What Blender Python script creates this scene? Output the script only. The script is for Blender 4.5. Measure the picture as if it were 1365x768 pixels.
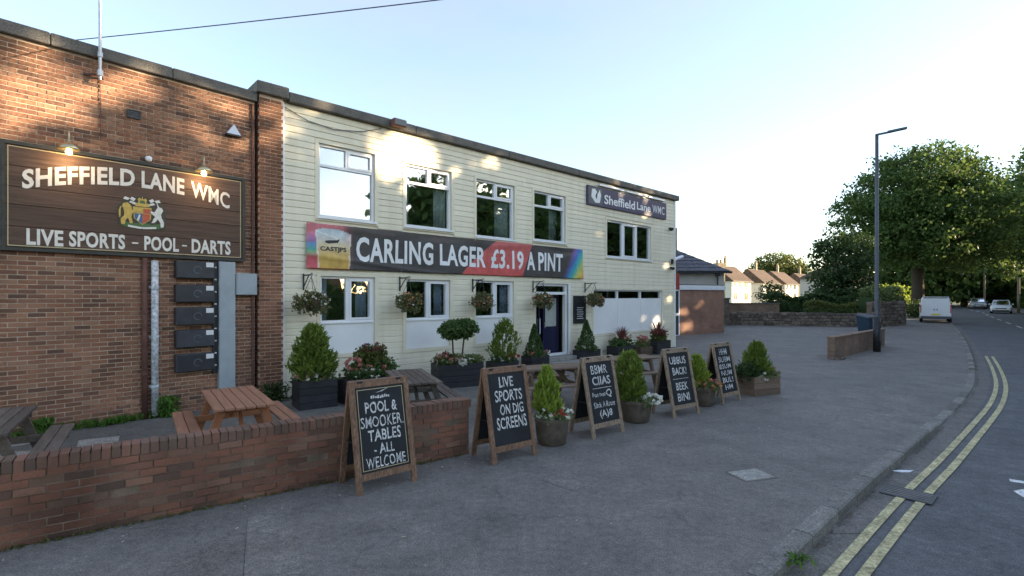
import bpy, math, random
import numpy as np
from mathutils import Vector, Matrix

random.seed(7)
R = math.radians
scene = bpy.context.scene
for o in list(bpy.data.objects): bpy.data.objects.remove(o)
COL = scene.collection

# ------------------------------------------------------------------ camera, sky, sun, exposure
CAM_H = 2.2
cam_d = bpy.data.cameras.new('camera'); cam = bpy.data.objects.new('camera', cam_d); COL.objects.link(cam)
cam.location = (0, 0, CAM_H); cam.rotation_euler = (R(90), 0, 0)
cam_d.sensor_width = 36; cam_d.lens = 18.0; cam_d.shift_y = 12 / 1365; cam_d.clip_end = 3000; cam_d.clip_start = .05
scene.camera = cam
SUN_AZ, SUN_EL = 88.0, 10.0                      # clockwise from +Y, above the horizon
world = bpy.data.worlds.new('World'); scene.world = world; world.use_nodes = True
wn = world.node_tree.nodes; wl = world.node_tree.links
bg = wn['Background']; sky = wn.new('ShaderNodeTexSky'); sky.sky_type = 'NISHITA'; sky.sun_disc = False
sky.sun_elevation = R(SUN_EL); sky.sun_rotation = R(SUN_AZ); sky.air_density = 1.0; sky.dust_density = 0.45; sky.ozone_density = 1.4
# thin high cloud veil over the whole sky
wtc = wn.new('ShaderNodeTexCoord'); wmp = wn.new('ShaderNodeMapping'); wmp.inputs['Scale'].default_value = (1.2, 1.2, 3.0); wl.new(wtc.outputs['Generated'], wmp.inputs[0])
wnz = wn.new('ShaderNodeTexNoise'); wnz.inputs['Scale'].default_value = 1.7; wnz.inputs['Detail'].default_value = 7; wnz.inputs['Roughness'].default_value = .55; wl.new(wmp.outputs[0], wnz.inputs['Vector'])
wmr = wn.new('ShaderNodeMapRange'); wmr.inputs[1].default_value = .32; wmr.inputs[2].default_value = .7; wmr.inputs[3].default_value = .2; wmr.inputs[4].default_value = .52; wl.new(wnz.outputs[0], wmr.inputs[0])
wmx = wn.new('ShaderNodeMix'); wmx.data_type = 'RGBA'; wmx.inputs[7].default_value = (1.5, 1.46, 1.76, 1)
wl.new(wmr.outputs[0], wmx.inputs[0]); wl.new(sky.outputs[0], wmx.inputs[6]); wl.new(wmx.outputs[2], bg.inputs[0]); bg.inputs[1].default_value = 0.15
sun_d = bpy.data.lights.new('sun', 'SUN'); sun = bpy.data.objects.new('sun', sun_d); COL.objects.link(sun)
sun_d.energy = 4.2; sun_d.angle = R(0.5); sun_d.color = (1.0, .78, .52)
SUND = Vector((math.sin(R(SUN_AZ)) * math.cos(R(SUN_EL)), math.cos(R(SUN_AZ)) * math.cos(R(SUN_EL)), math.sin(R(SUN_EL))))
sun.rotation_euler = SUND.to_track_quat('Z', 'Y').to_euler(); sun.location = (20, -10, 30)
vs = scene.view_settings; vs.view_transform = 'Standard'; vs.look = 'None'; vs.gamma = 1; vs.use_curve_mapping = False
vs.exposure = 1.98

# ------------------------------------------------------------------ materials
MATS = {}
def nt(name):
    m = bpy.data.materials.new(name); m.use_nodes = True
    return m, m.node_tree.nodes, m.node_tree.links, m.node_tree.nodes['Principled BSDF']
def coords(n, l):
    tc = n.new('ShaderNodeTexCoord'); oi = n.new('ShaderNodeObjectInfo')
    mu = n.new('ShaderNodeMath'); mu.operation = 'MULTIPLY'; mu.inputs[1].default_value = 37.0
    l.new(oi.outputs['Random'], mu.inputs[0])
    va = n.new('ShaderNodeVectorMath'); va.operation = 'ADD'
    l.new(tc.outputs['Object'], va.inputs[0]); l.new(mu.outputs[0], va.inputs[1])
    return va.outputs[0]
def mulcol(c, k): return tuple(min(1, x * k) for x in c[:3]) + (1,)
def pm(name, col, rough=.6, var=.15, scale=6, bump=0, bscale=30, metal=0, spec=.35, fine=0, stretch=None, isl=0, col2=None):
    """principled material: two-tone noise, optional fine speckle, bump, per-piece variation"""
    m, n, l, p = nt(name)
    v = coords(n, l)
    if stretch:
        mp = n.new('ShaderNodeMapping'); mp.inputs['Scale'].default_value = stretch; l.new(v, mp.inputs[0]); v = mp.outputs[0]
    nz = n.new('ShaderNodeTexNoise'); nz.inputs['Scale'].default_value = scale; nz.inputs['Detail'].default_value = 6; nz.inputs['Roughness'].default_value = .65
    l.new(v, nz.inputs['Vector'])
    rp = n.new('ShaderNodeValToRGB'); rp.color_ramp.elements[0].position = .3; rp.color_ramp.elements[1].position = .72
    rp.color_ramp.elements[0].color = mulcol(col, 1 - var); rp.color_ramp.elements[1].color = mulcol(col2 or col, 1 + var)
    l.new(nz.outputs[0], rp.inputs[0]); c = rp.outputs[0]
    if fine:
        n2 = n.new('ShaderNodeTexNoise'); n2.inputs['Scale'].default_value = fine; n2.inputs['Detail'].default_value = 3; l.new(v, n2.inputs['Vector'])
        r2 = n.new('ShaderNodeValToRGB'); r2.color_ramp.elements[0].position = .35; r2.color_ramp.elements[1].position = .68
        r2.color_ramp.elements[0].color = (.62, .62, .62, 1); r2.color_ramp.elements[1].color = (1.35, 1.35, 1.35, 1); l.new(n2.outputs[0], r2.inputs[0])
        mx = n.new('ShaderNodeMix'); mx.data_type = 'RGBA'; mx.blend_type = 'MULTIPLY'; mx.inputs[0].default_value = 1
        l.new(c, mx.inputs[6]); l.new(r2.outputs[0], mx.inputs[7]); c = mx.outputs[2]
    if isl:
        ge = n.new('ShaderNodeNewGeometry'); oi = n.new('ShaderNodeObjectInfo')
        ad = n.new('ShaderNodeMath'); ad.operation = 'ADD'; l.new(ge.outputs['Random Per Island'], ad.inputs[0]); l.new(oi.outputs['Random'], ad.inputs[1])
        fr = n.new('ShaderNodeMath'); fr.operation = 'FRACT'; l.new(ad.outputs[0], fr.inputs[0])
        mr = n.new('ShaderNodeMapRange'); mr.inputs[3].default_value = 1 - isl; mr.inputs[4].default_value = 1 + isl; l.new(fr.outputs[0], mr.inputs[0])
        mx = n.new('ShaderNodeVectorMath'); mx.operation = 'SCALE'; l.new(c, mx.inputs[0]); l.new(mr.outputs[0], mx.inputs['Scale']); c = mx.outputs[0]
    l.new(c, p.inputs['Base Color'])
    p.inputs['Roughness'].default_value = rough; p.inputs['Metallic'].default_value = metal; p.inputs['Specular IOR Level'].default_value = spec
    if bump:
        b = n.new('ShaderNodeTexNoise'); b.inputs['Scale'].default_value = bscale; b.inputs['Detail'].default_value = 5; l.new(v, b.inputs['Vector'])
        bp = n.new('ShaderNodeBump'); bp.inputs['Strength'].default_value = bump; bp.inputs['Distance'].default_value = .02
        l.new(b.outputs[0], bp.inputs['Height']); l.new(bp.outputs[0], p.inputs['Normal'])
    MATS[name] = m; return m
def brick_mat(name, cols, grime=.35):
    """one colour per brick from a ramp, with grain and soot patches"""
    m, n, l, p = nt(name); v = coords(n, l)
    ge = n.new('ShaderNodeNewGeometry'); oi = n.new('ShaderNodeObjectInfo')
    ad = n.new('ShaderNodeMath'); ad.operation = 'ADD'; l.new(ge.outputs['Random Per Island'], ad.inputs[0]); l.new(oi.outputs['Random'], ad.inputs[1])
    fr = n.new('ShaderNodeMath'); fr.operation = 'FRACT'; l.new(ad.outputs[0], fr.inputs[0])
    rp = n.new('ShaderNodeValToRGB'); el = rp.color_ramp.elements
    while len(el) < len(cols): el.new(.5)
    for i, c in enumerate(cols): el[i].position = i / (len(cols) - 1); el[i].color = c + (1,)
    l.new(fr.outputs[0], rp.inputs[0])
    gp = n.new('ShaderNodeNewGeometry')
    nz = n.new('ShaderNodeTexNoise'); nz.inputs['Scale'].default_value = .9; nz.inputs['Detail'].default_value = 5; l.new(gp.outputs['Position'], nz.inputs['Vector'])
    r2 = n.new('ShaderNodeValToRGB'); r2.color_ramp.elements[0].position = .35; r2.color_ramp.elements[1].position = .62
    r2.color_ramp.elements[0].color = (1 - grime,) * 3 + (1,); r2.color_ramp.elements[1].color = (1.08,) * 3 + (1,); l.new(nz.outputs[0], r2.inputs[0])
    n3 = n.new('ShaderNodeTexNoise'); n3.inputs['Scale'].default_value = 22; n3.inputs['Detail'].default_value = 5; l.new(v, n3.inputs['Vector'])
    r3 = n.new('ShaderNodeValToRGB'); r3.color_ramp.elements[0].position = .3; r3.color_ramp.elements[1].position = .7
    r3.color_ramp.elements[0].color = (.6,) * 3 + (1,); r3.color_ramp.elements[1].color = (1.3,) * 3 + (1,); l.new(n3.outputs[0], r3.inputs[0])
    c = rp.outputs[0]
    for o in (r2, r3):
        mx = n.new('ShaderNodeMix'); mx.data_type = 'RGBA'; mx.blend_type = 'MULTIPLY'; mx.inputs[0].default_value = 1
        l.new(c, mx.inputs[6]); l.new(o.outputs[0], mx.inputs[7]); c = mx.outputs[2]
    l.new(c, p.inputs['Base Color']); p.inputs['Roughness'].default_value = .85; p.inputs['Specular IOR Level'].default_value = .25
    bp = n.new('ShaderNodeBump'); bp.inputs['Strength'].default_value = .5; bp.inputs['Distance'].default_value = .01
    l.new(n3.outputs[0], bp.inputs['Height']); l.new(bp.outputs[0], p.inputs['Normal'])
    MATS[name] = m; return m
def far_brick(name, a, b, mortar, scale=1.0):
    """bricks too far off to be told apart"""
    m, n, l, p = nt(name); tc = n.new('ShaderNodeTexCoord'); sp = n.new('ShaderNodeSeparateXYZ'); l.new(tc.outputs['Object'], sp.inputs[0])
    ad = n.new('ShaderNodeMath'); ad.operation = 'ADD'; l.new(sp.outputs[0], ad.inputs[0]); l.new(sp.outputs[1], ad.inputs[1])
    cb = n.new('ShaderNodeCombineXYZ'); l.new(ad.outputs[0], cb.inputs[0]); l.new(sp.outputs[2], cb.inputs[1])
    bt = n.new('ShaderNodeTexBrick'); bt.inputs['Scale'].default_value = scale; bt.inputs['Brick Width'].default_value = .225; bt.inputs['Row Height'].default_value = .075
    bt.inputs['Mortar Size'].default_value = .008; bt.inputs['Color1'].default_value = a + (1,); bt.inputs['Color2'].default_value = b + (1,); bt.inputs['Mortar'].default_value = mortar + (1,)
    l.new(cb.outputs[0], bt.inputs['Vector'])
    nz = n.new('ShaderNodeTexNoise'); nz.inputs['Scale'].default_value = 1.2; nz.inputs['Detail'].default_value = 5; l.new(tc.outputs['Object'], nz.inputs['Vector'])
    r2 = n.new('ShaderNodeValToRGB'); r2.color_ramp.elements[0].position = .3; r2.color_ramp.elements[1].position = .7
    r2.color_ramp.elements[0].color = (.65, .65, .65, 1); r2.color_ramp.elements[1].color = (1.15, 1.15, 1.15, 1); l.new(nz.outputs[0], r2.inputs[0])
    mx = n.new('ShaderNodeMix'); mx.data_type = 'RGBA'; mx.blend_type = 'MULTIPLY'; mx.inputs[0].default_value = 1
    l.new(bt.outputs['Color'], mx.inputs[6]); l.new(r2.outputs[0], mx.inputs[7]); l.new(mx.outputs[2], p.inputs['Base Color'])
    p.inputs['Roughness'].default_value = .85
    bp = n.new('ShaderNodeBump'); bp.inputs['Strength'].default_value = .4; bp.inputs['Distance'].default_value = .01; bp.invert = True
    l.new(bt.outputs['Fac'], bp.inputs['Height']); l.new(bp.outputs[0], p.inputs['Normal'])
    MATS[name] = m; return m
def leaf_mat(name, c1, c2, trans=.35, rough=.6):
    m, n, l, p = nt(name)
    ge = n.new('ShaderNodeNewGeometry'); rp = n.new('ShaderNodeValToRGB')
    rp.color_ramp.elements[0].color = c1 + (1,); rp.color_ramp.elements[1].color = c2 + (1,)
    l.new(ge.outputs['Random Per Island'], rp.inputs[0]); l.new(rp.outputs[0], p.inputs['Base Color'])
    p.inputs['Roughness'].default_value = rough; p.inputs['Specular IOR Level'].default_value = .25
    tr = n.new('ShaderNodeBsdfTranslucent'); hs = n.new('ShaderNodeHueSaturation'); hs.inputs['Value'].default_value = 1.5; hs.inputs['Hue'].default_value = .48
    l.new(rp.outputs[0], hs.inputs['Color']); l.new(hs.outputs[0], tr.inputs[0])
    mx = n.new('ShaderNodeMixShader'); mx.inputs[0].default_value = trans
    l.new(p.outputs[0], mx.inputs[1]); l.new(tr.outputs[0], mx.inputs[2]); l.new(mx.outputs[0], n['Material Output'].inputs[0])
    MATS[name] = m; return m
def glass_mat(name, tint=(.93, .95, .95), refl=.3):
    m, n, l, p = nt(name)
    tr = n.new('ShaderNodeBsdfTransparent'); tr.inputs[0].default_value = tint + (1,)
    gl = n.new('ShaderNodeBsdfGlossy'); gl.inputs['Roughness'].default_value = .015; gl.inputs[0].default_value = (.95, .97, 1, 1)
    tc = n.new('ShaderNodeTexCoord'); nz = n.new('ShaderNodeTexNoise'); nz.inputs['Scale'].default_value = 1.6; l.new(tc.outputs['Object'], nz.inputs['Vector'])
    bp = n.new('ShaderNodeBump'); bp.inputs['Strength'].default_value = .06; bp.inputs['Distance'].default_value = .05; l.new(nz.outputs[0], bp.inputs['Height']); l.new(bp.outputs[0], gl.inputs['Normal'])
    lw = n.new('ShaderNodeLayerWeight'); lw.inputs[0].default_value = .25
    mr = n.new('ShaderNodeMapRange'); mr.inputs[3].default_value = refl; mr.inputs[4].default_value = 1; l.new(lw.outputs['Fresnel'], mr.inputs[0])
    mx = n.new('ShaderNodeMixShader'); l.new(mr.outputs[0], mx.inputs[0]); l.new(tr.outputs[0], mx.inputs[1]); l.new(gl.outputs[0], mx.inputs[2])
    l.new(mx.outputs[0], n['Material Output'].inputs[0]); MATS[name] = m; return m
def emit_mat(name, col, s):
    m, n, l, p = nt(name); p.inputs['Emission Color'].default_value = col + (1,); p.inputs['Emission Strength'].default_value = s
    p.inputs['Base Color'].default_value = col + (1,); MATS[name] = m; return m
def asphalt_mat(name, col, patch):
    """worn tarmac: stone speckle, stains, old repair patches"""
    m, n, l, p = nt(name); tc = n.new('ShaderNodeTexCoord'); v = tc.outputs['Object']
    def noise(s, d, a, b, c0, c1):
        nz = n.new('ShaderNodeTexNoise'); nz.inputs['Scale'].default_value = s; nz.inputs['Detail'].default_value = d; nz.inputs['Roughness'].default_value = .7; l.new(v, nz.inputs['Vector'])
        r = n.new('ShaderNodeValToRGB'); r.color_ramp.elements[0].position = a; r.color_ramp.elements[1].position = b
        r.color_ramp.elements[0].color = (c0,) * 3 + (1,); r.color_ramp.elements[1].color = (c1,) * 3 + (1,); l.new(nz.outputs[0], r.inputs[0]); return r.outputs[0], nz.outputs[0]
    base = n.new('ShaderNodeMix'); base.data_type = 'RGBA'; base.inputs[6].default_value = col + (1,); base.inputs[7].default_value = patch + (1,)
    f, _ = noise(.35, 4, .42, .6, 0, 1); l.new(f, base.inputs[0]); c = base.outputs[2]
    big, _ = noise(1.7, 6, .3, .7, .74, 1.18); med, _ = noise(14, 5, .35, .66, .78, 1.2); fine, h = noise(70, 3, .38, .7, .6, 1.5)
    vo = n.new('ShaderNodeTexVoronoi'); vo.inputs['Scale'].default_value = .55; l.new(v, vo.inputs['Vector'])
    for o in (big, med, fine):
        mx = n.new('ShaderNodeMix'); mx.data_type = 'RGBA'; mx.blend_type = 'MULTIPLY'; mx.inputs[0].default_value = 1
        l.new(c, mx.inputs[6]); l.new(o, mx.inputs[7]); c = mx.outputs[2]
    # hairline cracks
    cr = n.new('ShaderNodeTexVoronoi'); cr.feature = 'DISTANCE_TO_EDGE'; cr.inputs['Scale'].default_value = .32
    dn = n.new('ShaderNodeTexNoise'); dn.inputs['Scale'].default_value = 1.5; dn.inputs['Detail'].default_value = 6; l.new(v, dn.inputs['Vector'])
    dv = n.new('ShaderNodeVectorMath'); dv.operation = 'ADD'; l.new(v, dv.inputs[0]); l.new(dn.outputs['Color'], dv.inputs[1]); l.new(dv.outputs[0], cr.inputs['Vector'])
    rr = n.new('ShaderNodeValToRGB'); rr.color_ramp.elements[0].position = .0; rr.color_ramp.elements[1].position = .008
    rr.color_ramp.elements[0].color = (.8, .8, .8, 1); rr.color_ramp.elements[1].color = (1, 1, 1, 1); l.new(cr.outputs['Distance'], rr.inputs[0])
    mx = n.new('ShaderNodeMix'); mx.data_type = 'RGBA'; mx.blend_type = 'MULTIPLY'; mx.inputs[0].default_value = 1
    l.new(c, mx.inputs[6]); l.new(rr.outputs[0], mx.inputs[7]); c = mx.outputs[2]
    gv = n.new('ShaderNodeTexVoronoi'); gv.inputs['Scale'].default_value = 2.2; l.new(v, gv.inputs['Vector'])
    g2 = n.new('ShaderNodeValToRGB'); g2.color_ramp.elements[0].position = .03; g2.color_ramp.elements[1].position = .042
    g2.color_ramp.elements[0].color = (1.45, 1.45, 1.4, 1); g2.color_ramp.elements[1].color = (1, 1, 1, 1); l.new(gv.outputs['Distance'], g2.inputs[0])
    mx = n.new('ShaderNodeMix'); mx.data_type = 'RGBA'; mx.blend_type = 'MULTIPLY'; mx.inputs[0].default_value = 1
    l.new(c, mx.inputs[6]); l.new(g2.outputs[0], mx.inputs[7]); c = mx.outputs[2]
    l.new(c, p.inputs['Base Color']); p.inputs['Roughness'].default_value = .78; p.inputs['Specular IOR Level'].default_value = .3
    bp = n.new('ShaderNodeBump'); bp.inputs['Strength'].default_value = .55; bp.inputs['Distance'].default_value = .012; l.new(h, bp.inputs['Height']); l.new(bp.outputs[0], p.inputs['Normal'])
    MATS[name] = m; return m
def vcol_mat(name, rough=.55, bump=0):
    m, n, l, p = nt(name); a = n.new('ShaderNodeVertexColor'); a.layer_name = 'print'
    tc = n.new('ShaderNodeTexCoord'); nz = n.new('ShaderNodeTexNoise'); nz.inputs['Scale'].default_value = 7; nz.inputs['Detail'].default_value = 6; l.new(tc.outputs['Object'], nz.inputs['Vector'])
    r2 = n.new('ShaderNodeValToRGB'); r2.color_ramp.elements[0].position = .3; r2.color_ramp.elements[1].position = .7
    r2.color_ramp.elements[0].color = (.8, .8, .8, 1); r2.color_ramp.elements[1].color = (1.15, 1.15, 1.15, 1); l.new(nz.outputs[0], r2.inputs[0])
    mx = n.new('ShaderNodeMix'); mx.data_type = 'RGBA'; mx.blend_type = 'MULTIPLY'; mx.inputs[0].default_value = 1
    l.new(a.outputs[0], mx.inputs[6]); l.new(r2.outputs[0], mx.inputs[7]); l.new(mx.outputs[2], p.inputs['Base Color'])
    p.inputs['Roughness'].default_value = rough; MATS[name] = m; return m

asphalt_mat('pavement_tarmac', (.19, .176, .158), (.165, .154, .14))
asphalt_mat('road_tarmac', (.125, .126, .128), (.11, .113, .117))
asphalt_mat('gutter_tarmac', (.16, .15, .132), (.138, .13, .118))
asphalt_mat('terrace_tarmac', (.14, .135, .122), (.17, .165, .145))
pm('grass_ground', (.06, .085, .025), .9, .4, 3, .6, 40, fine=25)
pm('kerb_concrete', (.185, .178, .158), .85, .3, 7, .5, 60, fine=60, isl=.3)
pm('concrete', (.3, .29, .26), .85, .25, 5, .4, 50, fine=50)
pm('mortar', (.55, .44, .34), .95, .25, 6, .4, 60)
pm('dark_mortar', (.17, .125, .09), .95, .35, 6, .4, 60)
brick_mat('club_brick', [(.26, .12, .072), (.3, .145, .085), (.18, .088, .057), (.33, .168, .1), (.24, .112, .067), (.125, .07, .05), (.28, .135, .08), (.34, .19, .12), (.21, .1, .063)])
brick_mat('pier_brick', [(.26, .115, .068), (.31, .14, .082), (.18, .085, .055), (.33, .155, .09), (.22, .1, .06)])
brick_mat('wall_brick', [(.25, .115, .075), (.3, .135, .088), (.19, .1, .07), (.28, .125, .082), (.22, .112, .076), (.14, .088, .066), (.31, .165, .11), (.18, .12, .085)], .55)
far_brick('annexe_brick', (.26, .12, .075), (.33, .16, .1), (.3, .24, .19))
far_brick('boundary_brick', (.2, .12, .08), (.28, .17, .11), (.22, .19, .15))
pm('coping', (.14, .13, .115), .85, .25, 5, .4, 40, fine=50)
m_ = pm('cladding', (.8, .74, .57), .5, .05, 1.3, .08, 8, isl=.04, stretch=(.5, 1, 3))
n_ = m_.node_tree.nodes; l_ = m_.node_tree.links; p_ = n_['Principled BSDF']; src_ = p_.inputs['Base Color'].links[0].from_socket
g_ = n_.new('ShaderNodeNewGeometry'); mp_ = n_.new('ShaderNodeMapping'); mp_.inputs['Scale'].default_value = (2.6, 2.6, .22); l_.new(g_.outputs['Position'], mp_.inputs[0])
z_ = n_.new('ShaderNodeTexNoise'); z_.inputs['Scale'].default_value = 1.6; z_.inputs['Detail'].default_value = 6; l_.new(mp_.outputs[0], z_.inputs['Vector'])
r_ = n_.new('ShaderNodeValToRGB'); r_.color_ramp.elements[0].position = .3; r_.color_ramp.elements[1].position = .55; r_.color_ramp.elements[0].color = (.93, .915, .89, 1); r_.color_ramp.elements[1].color = (1.02, 1.02, 1.02, 1); l_.new(z_.outputs[0], r_.inputs[0])
x_ = n_.new('ShaderNodeMix'); x_.data_type = 'RGBA'; x_.blend_type = 'MULTIPLY'; x_.inputs[0].default_value = 1; l_.new(src_, x_.inputs[6]); l_.new(r_.outputs[0], x_.inputs[7]); l_.new(x_.outputs[2], p_.inputs['Base Color'])
pm('cream_trim', (.76, .7, .54), .5, .06, 3)
pm('upvc', (.82, .83, .84), .3, .04, 3, spec=.5)
pm('panel_white', (.83, .83, .81), .4, .05, 1.5, spec=.5)
pm('render_wall', (.45, .43, .38), .9, .1, 2)
pm('interior', (.12, .1, .085), .9, .3, 1)
pm('curtain', (.7, .78, .74), .9, .08, 3)
pm('blue_curtain', (.55, .64, .8), .9, .08, 3)
pm('navy_paint', (.016, .016, .05), .35, .1, 3, spec=.5)
pm('frosted', (.42, .44, .4), .3, .1, 6)
glass_mat('glass'); glass_mat('door_glass', (.4, .42, .42), .2); glass_mat('car_glass', (.12, .14, .15), .35)
pm('slate', (.085, .085, .1), .7, .25, 3, .4, 20, fine=12)
pm('roof_tile', (.115, .078, .055), .85, .3, 2, .5, 8, fine=8, isl=.12)
pm('house_wall', (.78, .72, .58), .9, .06, 1)
pm('pale_house_wall', (.6, .53, .45), .9, .08, 1)
pm('chimney_brick', (.38, .3, .2), .9, .3, 4)
pm('dark_glazing', (.05, .06, .07), .12, .2, 1, spec=.6)
pm('stone', (.16, .13, .105), .92, .4, 4, .7, 20, fine=15, isl=.4)
pm('sign_plank', (.115, .068, .045), .6, .42, 5, .3, 30, stretch=(.25, 1, 5), isl=.38)
pm('sign_frame', (.045, .045, .036), .55, .3, 6, .2, 30)
pm('gold_line', (.5, .42, .24), .45, .1, 6)
pm('letter_cream', (.74, .7, .62), .6, .1, 9)
pm('letter_white', (.8, .8, .79), .55, .08, 9)
pm('chalk', (.58, .58, .57), .9, .35, 30, fine=70)
pm('chalkboard', (.016, .018, .021), .7, .4, 3, .1, 20)
pm('board_wood', (.2, .115, .07), .65, .3, 6, .4, 40, stretch=(4, 4, .6), fine=20)
pm('board_wood_pale', (.27, .2, .14), .65, .3, 6, .4, 40, stretch=(4, 4, .6), fine=20)
pm('table_wood', (.33, .165, .1), .6, .22, 5, .3, 40, stretch=(4, .4, 4), isl=.14)
pm('table_wood_end', (.38, .16, .075), .6, .25, 5, .3, 40)
pm('weathered_wood', (.13, .105, .085), .85, .35, 6, .5, 40, stretch=(5, .5, 5), isl=.25)
pm('worn_wood', (.19, .135, .095), .85, .35, 6, .5, 40, stretch=(5, .5, 5), isl=.25)
pm('planter_black', (.03, .03, .034), .55, .3, 5, .2, 30, isl=.25)
pm('planter_brown', (.1, .065, .045), .7, .3, 5, .3, 30, isl=.25)
pm('stone_pot', (.1, .082, .062), .85, .35, 8, .5, 30)
pm('soil', (.04, .03, .022), .95, .4, 20, .6, 60)
pm('bark', (.07, .055, .04), .95, .4, 8, .9, 14, stretch=(3, 3, .6))
pm('brass', (.55, .46, .27), .28, .15, 6, metal=.9)
pm('dark_metal', (.035, .037, .04), .45, .25, 8, metal=.3)
pm('lamp_grey', (.09, .1, .11), .5, .2, 4, metal=.2)
pm('grey_metal', (.34, .38, .4), .5, .12, 3, spec=.4)
pm('pipe_grey', (.5, .53, .55), .5, .15, 5, fine=20)
pm('rust_pipe', (.13, .06, .045), .8, .4, 4, .3, 30)
pm('galvanised', (.5, .5, .5), .4, .2, 8, metal=.7)
pm('cabinet_dark', (.04, .042, .05), .45, .3, 4, isl=.3)
pm('sticker', (.7, .7, .68), .6, .08, 9)
pm('alarm_white', (.72, .75, .82), .4, .05, 4)
pm('red_paint', (.35, .05, .04), .5, .15, 4)
pm('navy_sign', (.04, .035, .09), .45, .15, 3)
pm('yellow_paint', (.46, .41, .23), .8, .4, 5, .3, 50, fine=26)
pm('grate_iron', (.16, .155, .15), .6, .3, 8, metal=.2)
pm('road_white', (.68, .68, .66), .7, .12, 6, fine=40)
pm('bin_blue', (.03, .055, .085), .5, .15, 4)
pm('van_white', (.7, .73, .77), .25, .04, 2, spec=.6)
pm('car_silver', (.62, .65, .68), .22, .04, 2, spec=.6)
pm('car_grey', (.28, .3, .32), .22, .04, 2, spec=.6)
pm('rubber', (.02, .02, .022), .8, .2, 10)
pm('tail_red', (.4, .02, .02), .25, .1, 8, spec=.6)
pm('lens_clear', (.75, .78, .8), .15, .05, 8, spec=.7)
pm('plate_yellow', (.75, .58, .08), .5, .05, 8)
pm('plate_white', (.75, .75, .72), .5, .05, 8)
pm('telegraph_wood', (.2, .16, .12), .9, .3, 5, .5, 20, stretch=(3, 3, .4))
pm('basket_fibre', (.09, .065, .04), .95, .4, 20, .7, 50)
leaf_mat('leaf_tree', (.038, .08, .02), (.105, .165, .042), .38)
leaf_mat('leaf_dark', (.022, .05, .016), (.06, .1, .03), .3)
leaf_mat('leaf_olive', (.06, .085, .02), (.13, .15, .04), .4)
leaf_mat('leaf_conifer', (.06, .12, .018), (.22, .29, .055), .35)
leaf_mat('leaf_lime', (.12, .21, .02), (.34, .43, .08), .35)
leaf_mat('leaf_box', (.04, .085, .022), (.09, .15, .045), .25)
leaf_mat('leaf_mixed', (.07, .11, .03), (.18, .22, .09), .3)
leaf_mat('leaf_basket', (.07, .09, .035), (.2, .2, .09), .3)
leaf_mat('leaf_red', (.1, .03, .03), (.2, .07, .05), .25)
leaf_mat('weed', (.04, .11, .015), (.1, .2, .03), .35)
leaf_mat('petal_pink', (.42, .16, .13), (.6, .33, .26), .3)
leaf_mat('petal_white', (.6, .6, .52), (.78, .78, .72), .3)
leaf_mat('petal_red', (.45, .05, .035), (.55, .14, .08), .3)
leaf_mat('petal_orange', (.5, .2, .05), (.55, .3, .12), .3)
leaf_mat('dead_leaf', (.3, .24, .15), (.6, .55, .45), .2)
emit_mat('bulb', (1.0, .72, .38), 6.0)
vcol_mat('banner_print')

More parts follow.
